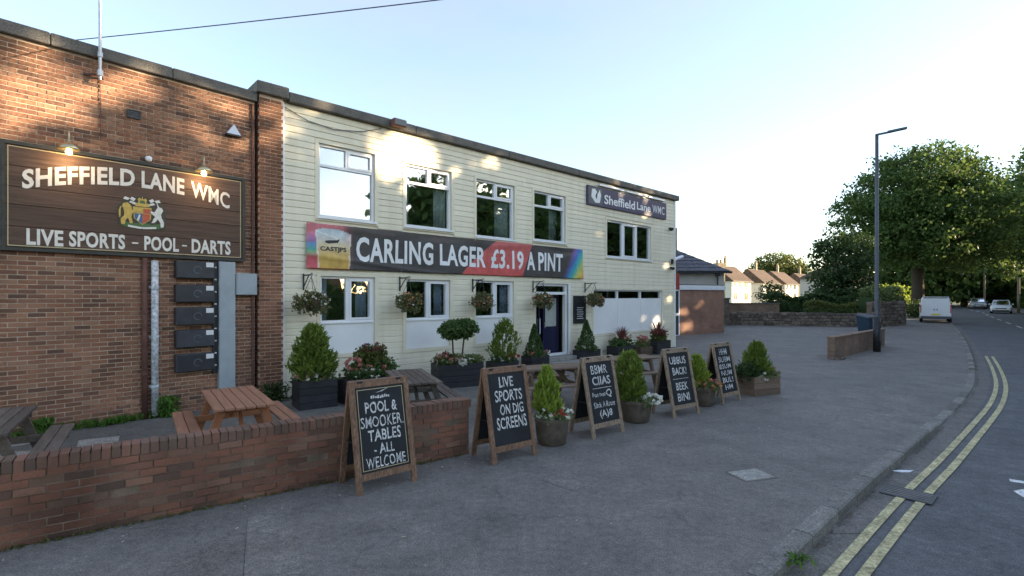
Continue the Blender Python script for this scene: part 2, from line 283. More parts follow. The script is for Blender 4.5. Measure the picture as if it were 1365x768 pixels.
# ------------------------------------------------------------------ mesh helpers
class MB:
    def __init__(s): s.v = []; s.f = []; s.m = []
    def add(s, vs, fs, mi=0):
        o = len(s.v); s.v += [tuple(v) for v in vs]; s.f += [tuple(i + o for i in f) for f in fs]; s.m += [mi] * len(fs); return s
    def box(s, x0, x1, y0, y1, z0, z1, mi=0, M=None, bev=0):
        if bev:
            b = bev; vs = []
            for z, k in ((z0, b), (z0 + b, 0), (z1 - b, 0), (z1, b)):
                xa, xb, ya, yb = x0 + k, x1 - k, y0 + k, y1 - k
                vs += [(xa + b, ya, z), (xb - b, ya, z), (xb, ya + b, z), (xb, yb - b, z), (xb - b, yb, z), (xa + b, yb, z), (xa, yb - b, z), (xa, ya + b, z)]
            fs = [tuple(range(7, -1, -1)), tuple(range(24, 32))]
            for r in range(3):
                for i in range(8): fs.append((r * 8 + i, r * 8 + (i + 1) % 8, r * 8 + 8 + (i + 1) % 8, r * 8 + 8 + i))
        else:
            vs = [(x0, y0, z0), (x1, y0, z0), (x1, y1, z0), (x0, y1, z0), (x0, y0, z1), (x1, y0, z1), (x1, y1, z1), (x0, y1, z1)]
            fs = [(3, 2, 1, 0), (4, 5, 6, 7), (0, 1, 5, 4), (1, 2, 6, 5), (2, 3, 7, 6), (3, 0, 4, 7)]
        if M is not None: vs = [M @ Vector(v) for v in vs]
        return s.add(vs, fs, mi)
    def bar(s, p, q, w, h, mi=0, up=(0, 0, 1)):
        p = Vector(p); q = Vector(q); d = q - p; L = d.length; d.normalize(); up = Vector(up)
        if abs(d.dot(up)) > .98: up = Vector((0, 1, 0))
        x = d.cross(up).normalized(); z = x.cross(d).normalized()
        M = Matrix((( x.x, d.x, z.x, p.x), (x.y, d.y, z.y, p.y), (x.z, d.z, z.z, p.z), (0, 0, 0, 1)))
        return s.box(-w / 2, w / 2, 0, L, -h / 2, h / 2, mi, M)
    def tube(s, pts, rs, n=8, mi=0, cap=True):
        pts = [Vector(p) for p in pts]
        if not isinstance(rs, (list, tuple)): rs = [rs] * len(pts)
        vs = []; fs = []
        for i, p in enumerate(pts):
            d = (pts[min(i + 1, len(pts) - 1)] - pts[max(i - 1, 0)]).normalized()
            a = Vector((0, 0, 1)) if abs(d.z) < .9 else Vector((1, 0, 0))
            x = d.cross(a).normalized(); y = d.cross(x).normalized()
            for k in range(n):
                t = 2 * math.pi * k / n; vs.append(p + x * (rs[i] * math.cos(t)) + y * (rs[i] * math.sin(t)))
        for i in range(len(pts) - 1):
            for k in range(n): fs.append((i * n + k, i * n + (k + 1) % n, (i + 1) * n + (k + 1) % n, (i + 1) * n + k))
        if cap: fs.append(tuple(range(n - 1, -1, -1))); fs.append(tuple((len(pts) - 1) * n + k for k in range(n)))
        return s.add(vs, fs, mi)
    def lathe(s, prof, n=16, c=(0, 0, 0), mi=0):
        vs = []; fs = []
        for r, z in prof:
            for k in range(n):
                t = 2 * math.pi * k / n; vs.append((c[0] + r * math.cos(t), c[1] + r * math.sin(t), c[2] + z))
        for i in range(len(prof) - 1):
            for k in range(n): fs.append((i * n + k, i * n + (k + 1) % n, (i + 1) * n + (k + 1) % n, (i + 1) * n + k))
        fs.append(tuple(range(n - 1, -1, -1))); fs.append(tuple((len(prof) - 1) * n + k for k in range(n)))
        return s.add(vs, fs, mi)
    def prism(s, poly, y0, y1, mi=0):
        """polygon in x,z (counter-clockwise) pushed from y0 (front) to y1"""
        n = len(poly); vs = [(x, y0, z) for x, z in poly] + [(x, y1, z) for x, z in poly]
        fs = [tuple(range(n)), tuple(range(2 * n - 1, n - 1, -1))] + [(i, i + n, (i + 1) % n + n, (i + 1) % n) for i in range(n)]
        return s.add(vs, fs, mi)
    def build(s, name, mat, parent=None, smooth=False, loc=None):
        me = bpy.data.meshes.new(name); me.from_pydata(s.v, [], s.f)
        mats = mat if isinstance(mat, (list, tuple)) else [mat]
        for k in mats: me.materials.append(MATS[k])
        if len(mats) > 1: me.polygons.foreach_set('material_index', s.m)
        if smooth: me.polygons.foreach_set('use_smooth', [True] * len(me.polygons))
        me.update(); return link(name, me, parent, loc)
def link(name, me, parent=None, loc=None):
    o = bpy.data.objects.new(name, me); COL.objects.link(o)
    if parent is not None: o.parent = parent
    if loc is not None: o.location = loc
    return o
def tag(o, label=None, cat=None, group=None, kind=None):
    if label: o['label'] = label
    if cat: o['category'] = cat
    if group: o['group'] = group
    if kind: o['kind'] = kind
    return o
def thing(name, label, cat, loc=(0, 0, 0), rz=0, group=None):
    o = bpy.data.objects.new(name, None); COL.objects.link(o); o.empty_display_size = .2
    o.location = loc; o.rotation_euler = (0, 0, rz); return tag(o, label, cat, group)
def B1(*a, **k): return MB().box(*a, **k)
def unit_mesh(name, mat, bev=False):
    mb = MB().box(-.5, .5, -.5, .5, -.5, .5)
    me = bpy.data.meshes.new(name); me.from_pydata(mb.v, [], mb.f); me.materials.append(MATS[mat]); return me

# text: flat lettering made of filled outlines
def text_tris(s, bold=.012, sp=1.0):
    cu = bpy.data.curves.new('t', 'FONT'); cu.body = s; cu.resolution_u = 3; cu.offset = bold; cu.space_character = sp; cu.fill_mode = 'FRONT'
    ob = bpy.data.objects.new('t', cu); COL.objects.link(ob)
    dg = bpy.context.evaluated_depsgraph_get(); me = bpy.data.meshes.new_from_object(ob.evaluated_get(dg))
    v = [(p.co.x, p.co.y) for p in me.vertices]; f = [tuple(p.vertices) for p in me.polygons]
    bpy.data.objects.remove(ob); bpy.data.curves.remove(cu); bpy.data.meshes.remove(me)
    xs = [a for a, b in v]; ys = [b for a, b in v]
    return v, f, min(xs), max(xs), min(ys), max(ys)
TC = {}
def letters(mb, s, x0, x1, z0, z1, fn, bold=.012, sp=1.0):
    if (s, bold, sp) not in TC: TC[(s, bold, sp)] = text_tris(s, bold, sp)
    v, f, a, b, c, d = TC[(s, bold, sp)]
    mb.add([fn(x0 + (x - a) / (b - a) * (x1 - x0), z0 + (y - c) / (d - c) * (z1 - z0)) for x, y in v], f)

# foliage: many small leaf faces
def mesh_np(name, V, F, mat):
    me = bpy.data.meshes.new(name); nv = len(V); nf = len(F); k = F.shape[1]
    me.vertices.add(nv); me.vertices.foreach_set('co', V.astype(np.float32).ravel())
    me.loops.add(nf * k); me.loops.foreach_set('vertex_index', F.astype(np.int32).ravel())
    me.polygons.add(nf); me.polygons.foreach_set('loop_start', np.arange(0, nf * k, k, dtype=np.int32)); me.polygons.foreach_set('loop_total', np.full(nf, k, np.int32))
    for q in (mat if isinstance(mat, (list, tuple)) else [mat]): me.materials.append(MATS[q])
    me.update(calc_edges=True); return me
def leaves(P, size, rng, aspect=.55, up=0.0, out=None, vary=.4):
    """P (n,3) -> diamond leaves, long axis mixed from random, up and outward directions"""
    n = len(P); T = rng.normal(size=(n, 3)); T /= np.linalg.norm(T, axis=1, keepdims=True)
    T[:, 2] += up
    if out is not None: T += out
    T /= np.linalg.norm(T, axis=1, keepdims=True) + 1e-9
    Q = rng.normal(size=(n, 3)); Bn = np.cross(T, Q); Bn /= np.linalg.norm(Bn, axis=1, keepdims=True) + 1e-9
    s = size * (1 - vary + 2 * vary * rng.random((n, 1))); L = T * s; W = Bn * s * aspect
    V = np.stack([P - L, P + W - L * .1, P + L, P - W - L * .1], 1).reshape(-1, 3)
    return V, np.arange(4 * n).reshape(n, 4)
def crown_points(blobs, nclump, per, rc, rng, shell=.6):
    b = np.array(blobs, float); vol = b[:, 3] * b[:, 4] * b[:, 5]; idx = rng.choice(len(b), nclump, p=vol / vol.sum())
    d = rng.normal(size=(nclump, 3)); d /= np.linalg.norm(d, axis=1, keepdims=True)
    r = 1 - shell * rng.random((nclump, 1)) ** 1.6
    C = b[idx, :3] + d * r * b[idx, 3:6]
    J = np.clip(rng.normal(size=(nclump, per, 3)), -1.7, 1.7) * rc * np.array([1, 1, .55]) * (.6 + .8 * rng.random((nclump, 1, 1)))
    return (C[:, None, :] + J).reshape(-1, 3)

# ------------------------------------------------------------------ frames of the place
F_O = Vector((-4.965, 11.055, 0)); F_A = math.atan2(.6857, .7279)      # cream facade: +x along it, -y out of it
B_O = Vector((-5.362, 10.683, 0)); B_A = math.atan2(.747, .6648)       # brick block
def fac(u, v=0, z=0): return Vector((F_O.x + u * .7279 + v * .6857, F_O.y + u * .6857 - v * .7279, z))
def brk(u, v=0, z=0): return Vector((B_O.x + u * .6648 + v * .747, B_O.y + u * .747 - v * .6648, z))
def gz(y): return .0143 * max(0.0, min(y, 90) - 24)
KERB = [(-26, -23), (-13.9, -11.3), (-7.9, -5.4), (-3.1, -.85), (1.97, 3.96), (4.37, 6.19), (6.36, 7.96), (10.87, 12.15), (14.45, 15.97), (20, 22.4), (26, 29.6), (31.1, 36), (38, 44.7), (45, 53.5), (52.2, 62.3), (60, 73.2), (67, 85), (73, 98), (79, 114), (85, 134), (90, 158)]
def resample(pts, step):
    out = []; 
    # Catmull-Rom
    P = [Vector(p) for p in pts]
    for i in range(len(P) - 1):
        a, b, c, d = P[max(i - 1, 0)], P[i], P[i + 1], P[min(i + 2, len(P) - 1)]
        n = max(1, int((c - b).length / step + .5))
        for k in range(n):
            t = k / n; out.append(.5 * ((2 * b) + (c - a) * t + (2 * a - 5 * b + 4 * c - d) * t * t + (3 * b - a - 3 * c + d) * t ** 3))
    out.append(P[-1]); return out
KP = resample(KERB, .92)
def knorm(i):
    d = (KP[min(i + 1, len(KP) - 1)] - KP[max(i - 1, 0)]).normalized(); return Vector((d.y, -d.x))
KN = [knorm(i) for i in range(len(KP))]
KN = [sum((KN[min(max(i + j, 0), len(KN) - 1)] for j in range(-4, 5)), Vector((0, 0))).normalized() for i in range(len(KN))]
def off(i, o): return KP[i] + KN[i] * o
def drop(y): return .08 * max(0.0, min(1, (y - 8.0) / 1.2, (16.5 - y) / 1.2))
def strip(name, o_list, i0, i1, dz, mat, parent=None, dip=False):
    vs = []; fs = []; m = len(o_list)
    for i in range(i0, i1):
        for o in o_list: p = off(i, o); vs.append((p.x, p.y, gz(p.y) + dz - (drop(KP[i].y) if dip and o > -.5 else 0)))
    for i in range(i1 - i0 - 1):
        for j in range(m - 1): a = i * m + j; fs.append((a, a + 1, a + m + 1, a + m))
    return MB().add(vs, fs).build(name, mat, parent)
def kidx(y): return min(range(len(KP)), key=lambda i: abs(KP[i].y - y))

# ------------------------------------------------------------------ ground, road, pavements
vs = []; fs = []; ys = [-600, -120, -40, 24, 57, 90, 200, 500, 1500]; xs = [-900, -200, -40, 0, 60, 160, 400, 1500]
for y in ys:
    for x in xs: vs.append((x, y, gz(y) - .16))
for j in range(len(ys) - 1):
    for i in range(len(xs) - 1): a = j * len(xs) + i; fs.append((a, a + 1, a + len(xs) + 1, a + len(xs)))
tag(MB().add(vs, fs).build('ground', 'grass_ground'), kind='structure')
iE = len(KP); iF = kidx(31.5)
tag(strip('road', [0.0, 3.5, 7.2], 0, iE, -.1, 'road_tarmac'), kind='structure')
tag(strip('pavement', [-.15, -1.7, -6, -14, -26, -36][::-1], 0, iF + 1, 0, 'pavement_tarmac', dip=True), kind='structure')
tag(strip('gutter', [.0, .3], kidx(-6), kidx(40), -.095, 'gutter_tarmac'), kind='structure')
tag(strip('pavement_beyond_car_park', [-4.2, -2, -.15], iF, iE, 0, 'pavement_tarmac'), kind='structure')
tag(strip('far_pavement', [7.35, 9.6], 0, iE, 0, 'pavement_tarmac'), kind='structure')
def gnd(x, y, z=0.0): Y = 682.5 * (CAM_H - z) / (y - 396.0); return ((x - 682.5) / 682.5 * Y, Y)
asphalt_mat('patch_dark', (.168, .154, .138), (.15, .139, .125)); asphalt_mat('patch_pale', (.205, .19, .168), (.182, .169, .15))
for nm, mt, pp, dz in (('trench_patch', 'patch_pale', [(330, 690), (388, 668), (408, 790), (322, 790)], .004), ('tarmac_patch', 'patch_dark', [(150, 800), (330, 695), (322, 800)], .004), ('tarmac_patch', 'patch_pale', [(720, 640), (760, 628), (800, 640), (765, 655)], .004)):
    P_ = [gnd(x, y) for x, y in pp]; tag(MB().add([(a, b, dz) for a, b in P_][::-1], [tuple(range(len(P_)))]).build(nm, mt), kind='structure')
P_ = [gnd(x, y, -.1) for x, y in ((1090, 712), (1130, 668), (1195, 672), (1160, 712))]; tag(MB().add([(a, b, -.091) for a, b in P_][::-1], [tuple(range(4))]).build('gutter_patch', 'patch_dark'), kind='structure')
# terrace surface between the low wall and the building
W_O = Vector((-4.43, 4.43, 0)); W_D = Vector((.8106, .5858, 0)); W_N = Vector((.5858, -.8106, 0)); W_A = math.atan2(.5858, .8106)
def wal(u, v=0, z=0): return W_O + W_D * u + W_N * v + Vector((0, 0, z))
ter = [wal(-6, -.1), wal(4.75, -.1), wal(4.75, -.6), fac(7.6, .9), fac(7.6, .02), fac(0, .02), brk(0, .02), brk(-9, .02)]
tag(MB().add([(p.x, p.y, .006) for p in ter], [tuple(range(len(ter)))]).build('terrace', 'terrace_tarmac'), kind='structure')
for pp in ([(0, 605), (62, 600), (100, 618), (0, 640)], [(105, 588), (160, 582), (150, 612), (95, 620)], [(0, 575), (30, 572), (45, 592), (0, 600)]):
    P_ = [gnd(x, y) for x, y in pp]; tag(MB().add([(a, b, .012) for a, b in P_][::-1], [tuple(range(4))]).build('paving_slab', 'concrete'), kind='structure')
# kerb stones one by one: raised, then dropped for the car park entrance
kerb = bpy.data.objects.new('kerb', None); COL.objects.link(kerb); tag(kerb, kind='structure')
def kerb_run(side, i0, i1, o0, o1):
    for i in range(i0, i1):
        a, b = off(i, o0), off(i + 1, o0); c, d = off(i + 1, o1), off(i, o1)
        e = (b - a).normalized() * .009; a = a + e; d = d + e; b = b - e; c = c - e
        y = a.y; t = 0.012
        if side < 0: t = 0.012 - drop(y)
        t += random.uniform(-.004, .004)
        f1 = .018
        n = KN[i] * (1 if side < 0 else -1)
        vs = []
        for p in (a, b): vs.append((p.x, p.y, gz(p.y) - .2))
        for p in (a, b): vs.append((p.x, p.y, gz(p.y) + t - f1))
        for p in (a, b): vs.append((p.x - n.x * f1, p.y - n.y * f1, gz(p.y) + t))
        for p in (d, c): vs.append((p.x, p.y, gz(p.y) + t))
        for p in (d, c): vs.append((p.x, p.y, gz(p.y) - .2))
        fs = [(0, 1, 3, 2), (2, 3, 5, 4), (4, 5, 7, 6), (6, 7, 9, 8), (8, 9, 1, 0), (0, 2, 4, 6, 8), (1, 9, 7, 5, 3)]
        MB().add(vs, fs).build('kerb_stone', 'kerb_concrete', kerb)
kerb_run(-1, kidx(-6), kidx(72), 0, -.16)
kerb_run(1, kidx(18), kidx(72), 7.2, 7.36)
# double yellow lines (worn), centre line, part of a white road marking, gully
def paint(name, o0, o1, i0, i1, mat, dz=-.094):
    return strip(name, [o0, o1], i0, i1, dz, mat)
iy = kidx(20.5)
ig = min(range(len(KP)), key=lambda i: (KP[i] - Vector((4.36, 6.3))).length)
KD = (KP[ig + 1] - KP[ig - 1]).normalized(); GC = off(ig, .42)            # middle of the gully
def lo(i, o): return o - .16 * max(0.0, min(1, (11 - KP[i].y) / 7))
def cut_line(o0, o1, i0, i1, sgn):
    """painted line from index i0 to i1, its last (or first) edge ending at the gully"""
    ids = list(range(i0, i1)); vs = []
    for i in ids:
        for o in (o0, o1): p = off(i, lo(i, o)); vs.append((p.x, p.y, gz(p.y) - .088))
    end = [(GC + KD * (sgn * .16) + KN[ig] * (lo(ig, o) - .42)) for o in (o0, o1)]; e = [(p.x, p.y, -.088) for p in end]
    vs = e + vs if sgn > 0 else vs + e; n = len(vs) // 2
    return MB().add(vs, [(2 * k, 2 * k + 1, 2 * k + 3, 2 * k + 2) for k in range(n - 1)]).build('yellow_line', 'yellow_paint')
for o0 in (.37, .55):
    tag(cut_line(o0, o0 + .085, kidx(-6), ig, -1), kind='structure'); tag(cut_line(o0, o0 + .085, ig + 1, iy, 1), kind='structure')
for k in range(kidx(16), kidx(90), 6):
    tag(paint('centre_line_dash', 3.55, 3.65, k, k + 4, 'road_white'), kind='structure')
mk = MB()
for poly in ([(5.83, 5.78), (6.6, 5.25), (6.95, 5.5), (6.12, 6.12), (5.93, 6.06)], [(6.2, 6.37), (7.2, 5.65), (7.27, 5.75), (6.27, 6.46)]):
    mk.add([(x, y, -.094) for x, y in poly], [tuple(range(len(poly)))])
tag(mk.build('road_marking', 'road_white'), kind='structure')

# ------------------------------------------------------------------ brickwork
BRK = {}
def brickwork(root, x0, x1, z0, z1, depth, mat, n_single, key=None, skip=None, course=.075, bl=.225, gap=.015, tilt=0.0, part='brick', jit=.004):
    """every brick a box in stretcher bond on local y=0; the first n_single (by key) are objects, the rest one joined part"""
    L = []; k = 0; z = z0
    while z + course <= z1 + .02:
        x = x0 - (bl / 2 if k % 2 else 0)
        while x < x1 - .02:
            a, b = max(x, x0), min(x + bl, x1)
            if b - a > .04 and not (skip and skip((a + b) / 2, z + course / 2)): L.append((a, b, z, k))
            x += bl
        z += course; k += 1
    if key: L.sort(key=lambda t: key((t[0] + t[1]) / 2, t[2] + course / 2))
    if mat not in BRK: BRK[mat] = unit_mesh('brick', mat)
    rest = MB()
    for i, (a, b, z, k) in enumerate(L):
        y = random.uniform(-jit, jit); sx = b - a - gap; sz = course - gap
        if i < n_single:
            o = link(part, BRK[mat], root); o.location = ((a + b) / 2, depth / 2 + y, z + course / 2); o.scale = (sx, depth, sz)
            o.rotation_euler = (0, random.uniform(-.006, .006), 0)
        else: rest.box(a + gap / 2, b - gap / 2, y, depth + y, z + gap / 2, z + course - gap / 2)
    if rest.v: tag(rest.build('brickwork', mat, root), kind='stuff')
    return len(L)
def holes_wall(mb, x0, x1, z0, z1, y0, y1, holes):
    xs = sorted({x0, x1, *[h[0] for h in holes], *[h[1] for h in holes]}); xs = [x for x in xs if x0 <= x <= x1]
    for a, b in zip(xs[:-1], xs[1:]):
        m = (a + b) / 2; seg = [(z0, z1)]
        for h in holes:
            if h[0] < m < h[1]:
                ns = []
                for s, e in seg:
                    if h[2] > s: ns.append((s, min(e, h[2])))
                    if h[3] < e: ns.append((max(s, h[3]), e))
                seg = [q for q in ns if q[1] - q[0] > .001]
        for s, e in seg: mb.box(a, b, y0, y1, s, e)

# brick block at the left
bb = thing('brick_building', 'red-brown brick block with flat parapet carrying the wooden name board', 'building', B_O, B_A)
B1(-9.2, .0, .012, 7, -.1, 6.27).build('wall', 'mortar', bb)
def bkey(u, z):
    p = brk(u, 0, z); px = 682.5 + 682.5 * p.x / p.y
    if px < 4 or px > 338 or (-3.8 < u < -.2 and 2.9 < z < 4.65): return 900 + p.length
    return (p - Vector((0, 0, CAM_H))).length
brickwork(bb, -5.6, 0, .0, 6.26, .055, 'club_brick', 300, bkey)
cp = MB()
for a, b in ((-9.3, -6.6), (-6.6, -4.9), (-4.9, -3.2), (-3.2, -1.5), (-1.5, .02)): cp.box(a + .004, b - .004, -.09, .5, 6.26, 6.46 , bev=.012)
cp.build('coping', 'coping', bb)
B1(-9.2, 0, .45, 7, 6.2, 6.36).build('roof', 'coping', bb)

# ------------------------------------------------------------------ cream club building
club = thing('club_building', 'cream weatherboarded two-storey club with brick end pier and white windows', 'building', F_O, F_A)
WU = [(.8, 2.2, 4.03, 5.7), (3.07, 4.53, 4.03, 5.65), (5.41, 6.93, 3.95, 5.62), (7.79, 9.33, 4.03, 5.62)]
W5 = (11.67, 14.72, 3.7, 5.09); WL = [(.84, 2.2, .87, 2.68), (3.07, 4.48, .85, 2.66), (5.38, 6.9, .84, 2.68)]
DR = (7.86, 9.45, 0, 2.64); W4 = (10.86, 15.6, .85, 2.47)
holes = WU + [W5, W4, DR] + WL
mb = MB(); holes_wall(mb, 0, 16.66, 0, 6.45, .03, .26, holes); mb.build('wall', 'cream_trim', club)
mb = MB(); mb.box(-.4, 16.6, 4.8, 5.0, 0, 6.42); mb.box(-.4, -.2, .27, 4.8, 0, 6.42); mb.box(16.4, 16.6, .27, 4.8, 0, 6.42); mb.box(-.2, 16.4, .27, 4.8, 2.95, 3.15); mb.box(-.2, 16.4, .27, 4.8, -.05, .02)
mb.box(4.85, 4.95, .27, 4.8, 0.03, 6.4); mb.box(10.2, 10.3, .27, 4.8, .03, 6.4)
mb.build('interior_walls', 'interior', club)
B1(-.45, 16.6, .27, 9, 6.44, 6.56).build('roof', 'coping', club)
mb = MB(); mb.box(16.61, 16.66, .27, 9, -.1, 6.44); mb.box(-.4, 16.6, 8.9, 9, -.1, 6.44); mb.box(-.45, -.401, .3, 9, -.1, 6.44); mb.build('side_walls', 'render_wall', club)
# weatherboards, one object per run of board
bm_ = MB().add([(-.5, 0, -.5), (.5, 0, -.5), (.5, .03, -.5), (-.5, .03, -.5), (-.5, .0, .36), (.5, .0, .36), (-.5, .014, .5), (.5, .014, .5), (.5, .03, .5), (-.5, .03, .5)],
               [(3, 2, 1, 0), (0, 1, 5, 4), (4, 5, 7, 6), (6, 7, 8, 9), (2, 3, 9, 8), (1, 2, 8, 7, 5), (0, 4, 6, 9, 3)])
bme = bpy.data.meshes.new('board'); bme.from_pydata(bm_.v, [], bm_.f); bme.materials.append(MATS['cladding'])
tr = .085; row = .1485; nb = 43
for r in range(nb):
    z0 = .02 + r * row; zc = z0 + row / 2; iv = [(.05, 16.6)]
    for h in holes:
        m = tr if h is not DR else .12
        if h[2] - m + .01 < zc < h[3] + m - .01:
            ni = []
            for a, b in iv:
                if h[0] - m > a: ni.append((a, min(b, h[0] - m)))
                if h[1] + m < b: ni.append((max(a, h[1] + m), b))
            iv = [q for q in ni if q[1] - q[0] > .02]
    for a, b in iv:
        cuts = [a]; x = a
        while b - x > 5.6: x += 3.6 + 1.8 * random.random(); cuts.append(x)
        cuts.append(b)
        for c, d in zip(cuts[:-1], cuts[1:]):
            o = link('cladding_board', bme, club); o.location = ((c + d) / 2, -.002 + random.uniform(-.002, .002), zc); o.scale = (d - c - .004, 1, row - .008)
# trims
mb = MB()
mb.box(.0, .05, -.02, .03, 0, 6.42); mb.box(16.6, 16.68, -.02, .3, 0, 6.42); mb.build('corner_trim', 'upvc', club)
for h in holes:
    m = tr if h is not DR else .12
    mb = MB(); x0, x1, z0, z1 = h
    mb.box(x0 - m, x0, -.014, .05, z0 - (0 if h is DR else m), z1 + m); mb.box(x1, x1 + m, -.014, .05, z0 - (0 if h is DR else m), z1 + m); mb.box(x0, x1, -.014, .05, z1, z1 + m)
    if h is not DR: mb.box(x0, x1, -.014, .05, z0 - m, z0)
    mb.build('window_surround' if h is not DR else 'door_surround', 'cream_trim', club)
def rect_frame(mb, x0, x1, z0, z1, y0, y1, w): mb.box(x0, x1, y0, y1, z1 - w, z1); mb.box(x0, x1, y0, y1, z0, z0 + w); mb.box(x0, x0 + w, y0, y1, z0 + w, z1 - w); mb.box(x1 - w, x1, y0, y1, z0 + w, z1 - w)
def pane(par, x0, x1, z0, z1, y=.105, mat='glass'): return B1(x0, x1, y, y + .012, z0, z1).build('pane', mat, par)
def curtain(par, x0, x1, z0, z1, y=.2, mat='curtain'):
    vs = []; fs = []; n = max(8, int((x1 - x0) / .03))
    for i in range(n + 1):
        x = x0 + (x1 - x0) * i / n; yy = y + .03 * math.sin(x * 48) + .012 * math.sin(x * 21 + 1)
        vs += [(x, yy, z0), (x, yy, z1), (x, yy + .006, z0), (x, yy + .006, z1)]
    for i in range(n): a = i * 4; fs += [(a, a + 4, a + 5, a + 1), (a + 2, a + 3, a + 7, a + 6), (a, a + 2, a + 6, a + 4), (a + 1, a + 5, a + 7, a + 3)]
    return MB().add(vs, fs).build('curtain', mat, par, True)
for i, (x0, x1, z0, z1) in enumerate(WU):
    mb = MB(); rect_frame(mb, x0, x1, z0, z1, .055, .135, .055); zt = z0 + (z1 - z0) * .71; xm = (x0 + x1) / 2
    mb.box(x0 + .055, x1 - .055, .06, .13, zt - .03, zt + .03); mb.box(xm - .03, xm + .03, .06, .13, zt + .03, z1 - .055)
    rect_frame(mb, xm + .03, x1 - .055, zt + .03, z1 - .055, .045, .125, .045)
    w = mb.build('window', 'upvc', club)
    pane(w, x0 + .055, x1 - .055, z0 + .055, zt - .03); pane(w, x0 + .055, xm - .03, zt + .03, z1 - .055); pane(w, xm + .075, x1 - .1, zt + .075, z1 - .1)
    B1(x0 - .04, x1 + .04, -.05, .054, z0 - .045, z0 + .0).build('window_sill', 'upvc', w)
    if i > 0: curtain(w, x1 - (.5, .5, .62, .62)[i], x1 - .08, z0 + .02, zt - .05)
    if i == 1: curtain(w, x0 + .06, x0 + .2, z0 + .02, z1 - .1)
x0, x1, z0, z1 = W5; mb = MB(); rect_frame(mb, x0, x1, z0, z1, .055, .135, .06); a = x0 + (x1 - x0) * .36; b = x0 + (x1 - x0) * .67
mb.box(a - .05, a + .05, .06, .13, z0 + .06, z1 - .06); mb.box(b - .05, b + .05, .06, .13, z0 + .06, z1 - .06); rect_frame(mb, a + .05, b - .05, z0 + .06, z1 - .06, .045, .12, .055)
w = mb.build('window', 'upvc', club); pane(w, x0 + .06, a - .05, z0 + .06, z1 - .06); pane(w, a + .105, b - .105, z0 + .115, z1 - .115); pane(w, b + .05, x1 - .06, z0 + .06, z1 - .06); curtain(w, x1 - .6, x1 - .08, z0, z1)
B1(x0 - .04, x1 + .04, -.05, .054, z0 - .045, z0).build('window_sill', 'upvc', w)
for i, (x0, x1, z0, z1) in enumerate(WL):
    zs = 1.6; mb = MB(); rect_frame(mb, x0, x1, zs, z1, .055, .135, .055); xm = x0 + (x1 - x0) * .5
    mb.box(xm - .04, xm + .04, .06, .13, zs + .055, z1 - .055); rect_frame(mb, xm + .04, x1 - .055, zs + .055, z1 - .055, .042, .125, .05)
    w = mb.build('window', 'upvc', club); pane(w, x0 + .055, xm - .04, zs + .055, z1 - .055); pane(w, xm + .09, x1 - .105, zs + .105, z1 - .105)
    B1(x0, x1, .052, .14, z0, zs - .002).build('window_panel', 'panel_white', w)
    if i == 0: curtain(w, x0 + .05, x0 + .24, zs, z1 - .05, mat='blue_curtain')
    curtain(w, x1 - .42, x1 - .15, zs, z1 - .05, mat='blue_curtain')
    B1(x0, x1, .02, .054, zs - .02, zs + .012).build('window_sill', 'upvc', w)
x0, x1, z0, z1 = W4; mb = MB(); rect_frame(mb, x0, x1, 2.1, z1, .055, .135, .05); c1 = x0 + (x1 - x0) / 3; c2 = x0 + 2 * (x1 - x0) / 3
for c in (c1, c2): mb.box(c - .035, c + .035, .06, .13, 2.15, z1 - .05)
w = mb.build('window', 'upvc', club)
for a, b in ((x0 + .05, c1 - .035), (c1 + .035, c2 - .035), (c2 + .035, x1 - .05)): pane(w, a, b, 2.15, z1 - .05)
for a, b in ((x0, c1), (c1, c2), (c2, x1)): B1(a + .006, b - .006, .052, .12, z0, 2.098).build('window_panel', 'panel_white', w)
# entrance
x0, x1, z0, z1 = DR
mb = MB(); rect_frame(mb, x0, x1, .24, z1, .05, .16, .075); mb.box(x0 + .075, x1 - .075, .055, .155, 2.28, 2.37); w = mb.build('door_frame', 'upvc', club)
pane(w, x0 + .075, x1 - .075, 2.37, z1 - .075, .1, 'glass')
B1(x1 + .0, x1 + .1, -.035, .06, .0, z1).build('door_post', 'upvc', club)
dr = MB(); xa, xb = x0 + .72, x1 - .078; rect_frame(dr, xa, xb, .26, 2.27, .35, .4, .11); dr.box(xa + .11, xb - .11, .355, .395, .37, 1.2); d = dr.build('door', 'navy_paint', club)
B1(xa + .11, xb - .11, .37, .385, 1.2, 2.16).build('pane', 'frosted', d); MB().tube([(xa + .06, .32, 1.15), (xa + .06, .32, 1.35)], .015).build('handle', 'galvanised', d)
dr = MB(); rect_frame(dr, x0 + .08, x0 + .3, .26, 2.27, .09, .14, .045); d2 = dr.build('door', 'navy_paint', club); B1(x0 + .125, x0 + .255, .11, .12, .31, 2.22).build('pane', 'door_glass', d2)
MB().tube([(x0 + .27, .06, 1.0), (x0 + .27, .06, 1.5)], .014).build('handle', 'alarm_white', d2)
B1(x0 + .3, x0 + .72, .9, .93, .26, 2.3).build('lobby_wall', 'cream_trim', club)
mb = MB(); mb.box(7.6, 9.75, -.85, -.02, 0, .12, bev=.01); mb.box(7.8, 9.55, -.45, .3, .12, .245, bev=.01); mb.build('door_step', 'concrete', club)
# fascia, light strip above the name board, floodlight and cables
mb = MB()
for a, b in ((.1, 3.3), (3.3, 6.6), (6.6, 9.9), (9.9, 13.2), (13.2, 16.8)): mb.box(a + .003, b - .003, -.13, .28, 6.42, 6.63, bev=.015)
mb.build('fascia', 'coping', club)
mb = MB()
for a, b in ((11.1, 12.6), (12.8, 14.2), (14.4, 15.6)): mb.box(a, b, -.12, -.05, 6.24, 6.32, bev=.01)
mb.build('strip_light', 'upvc', club)
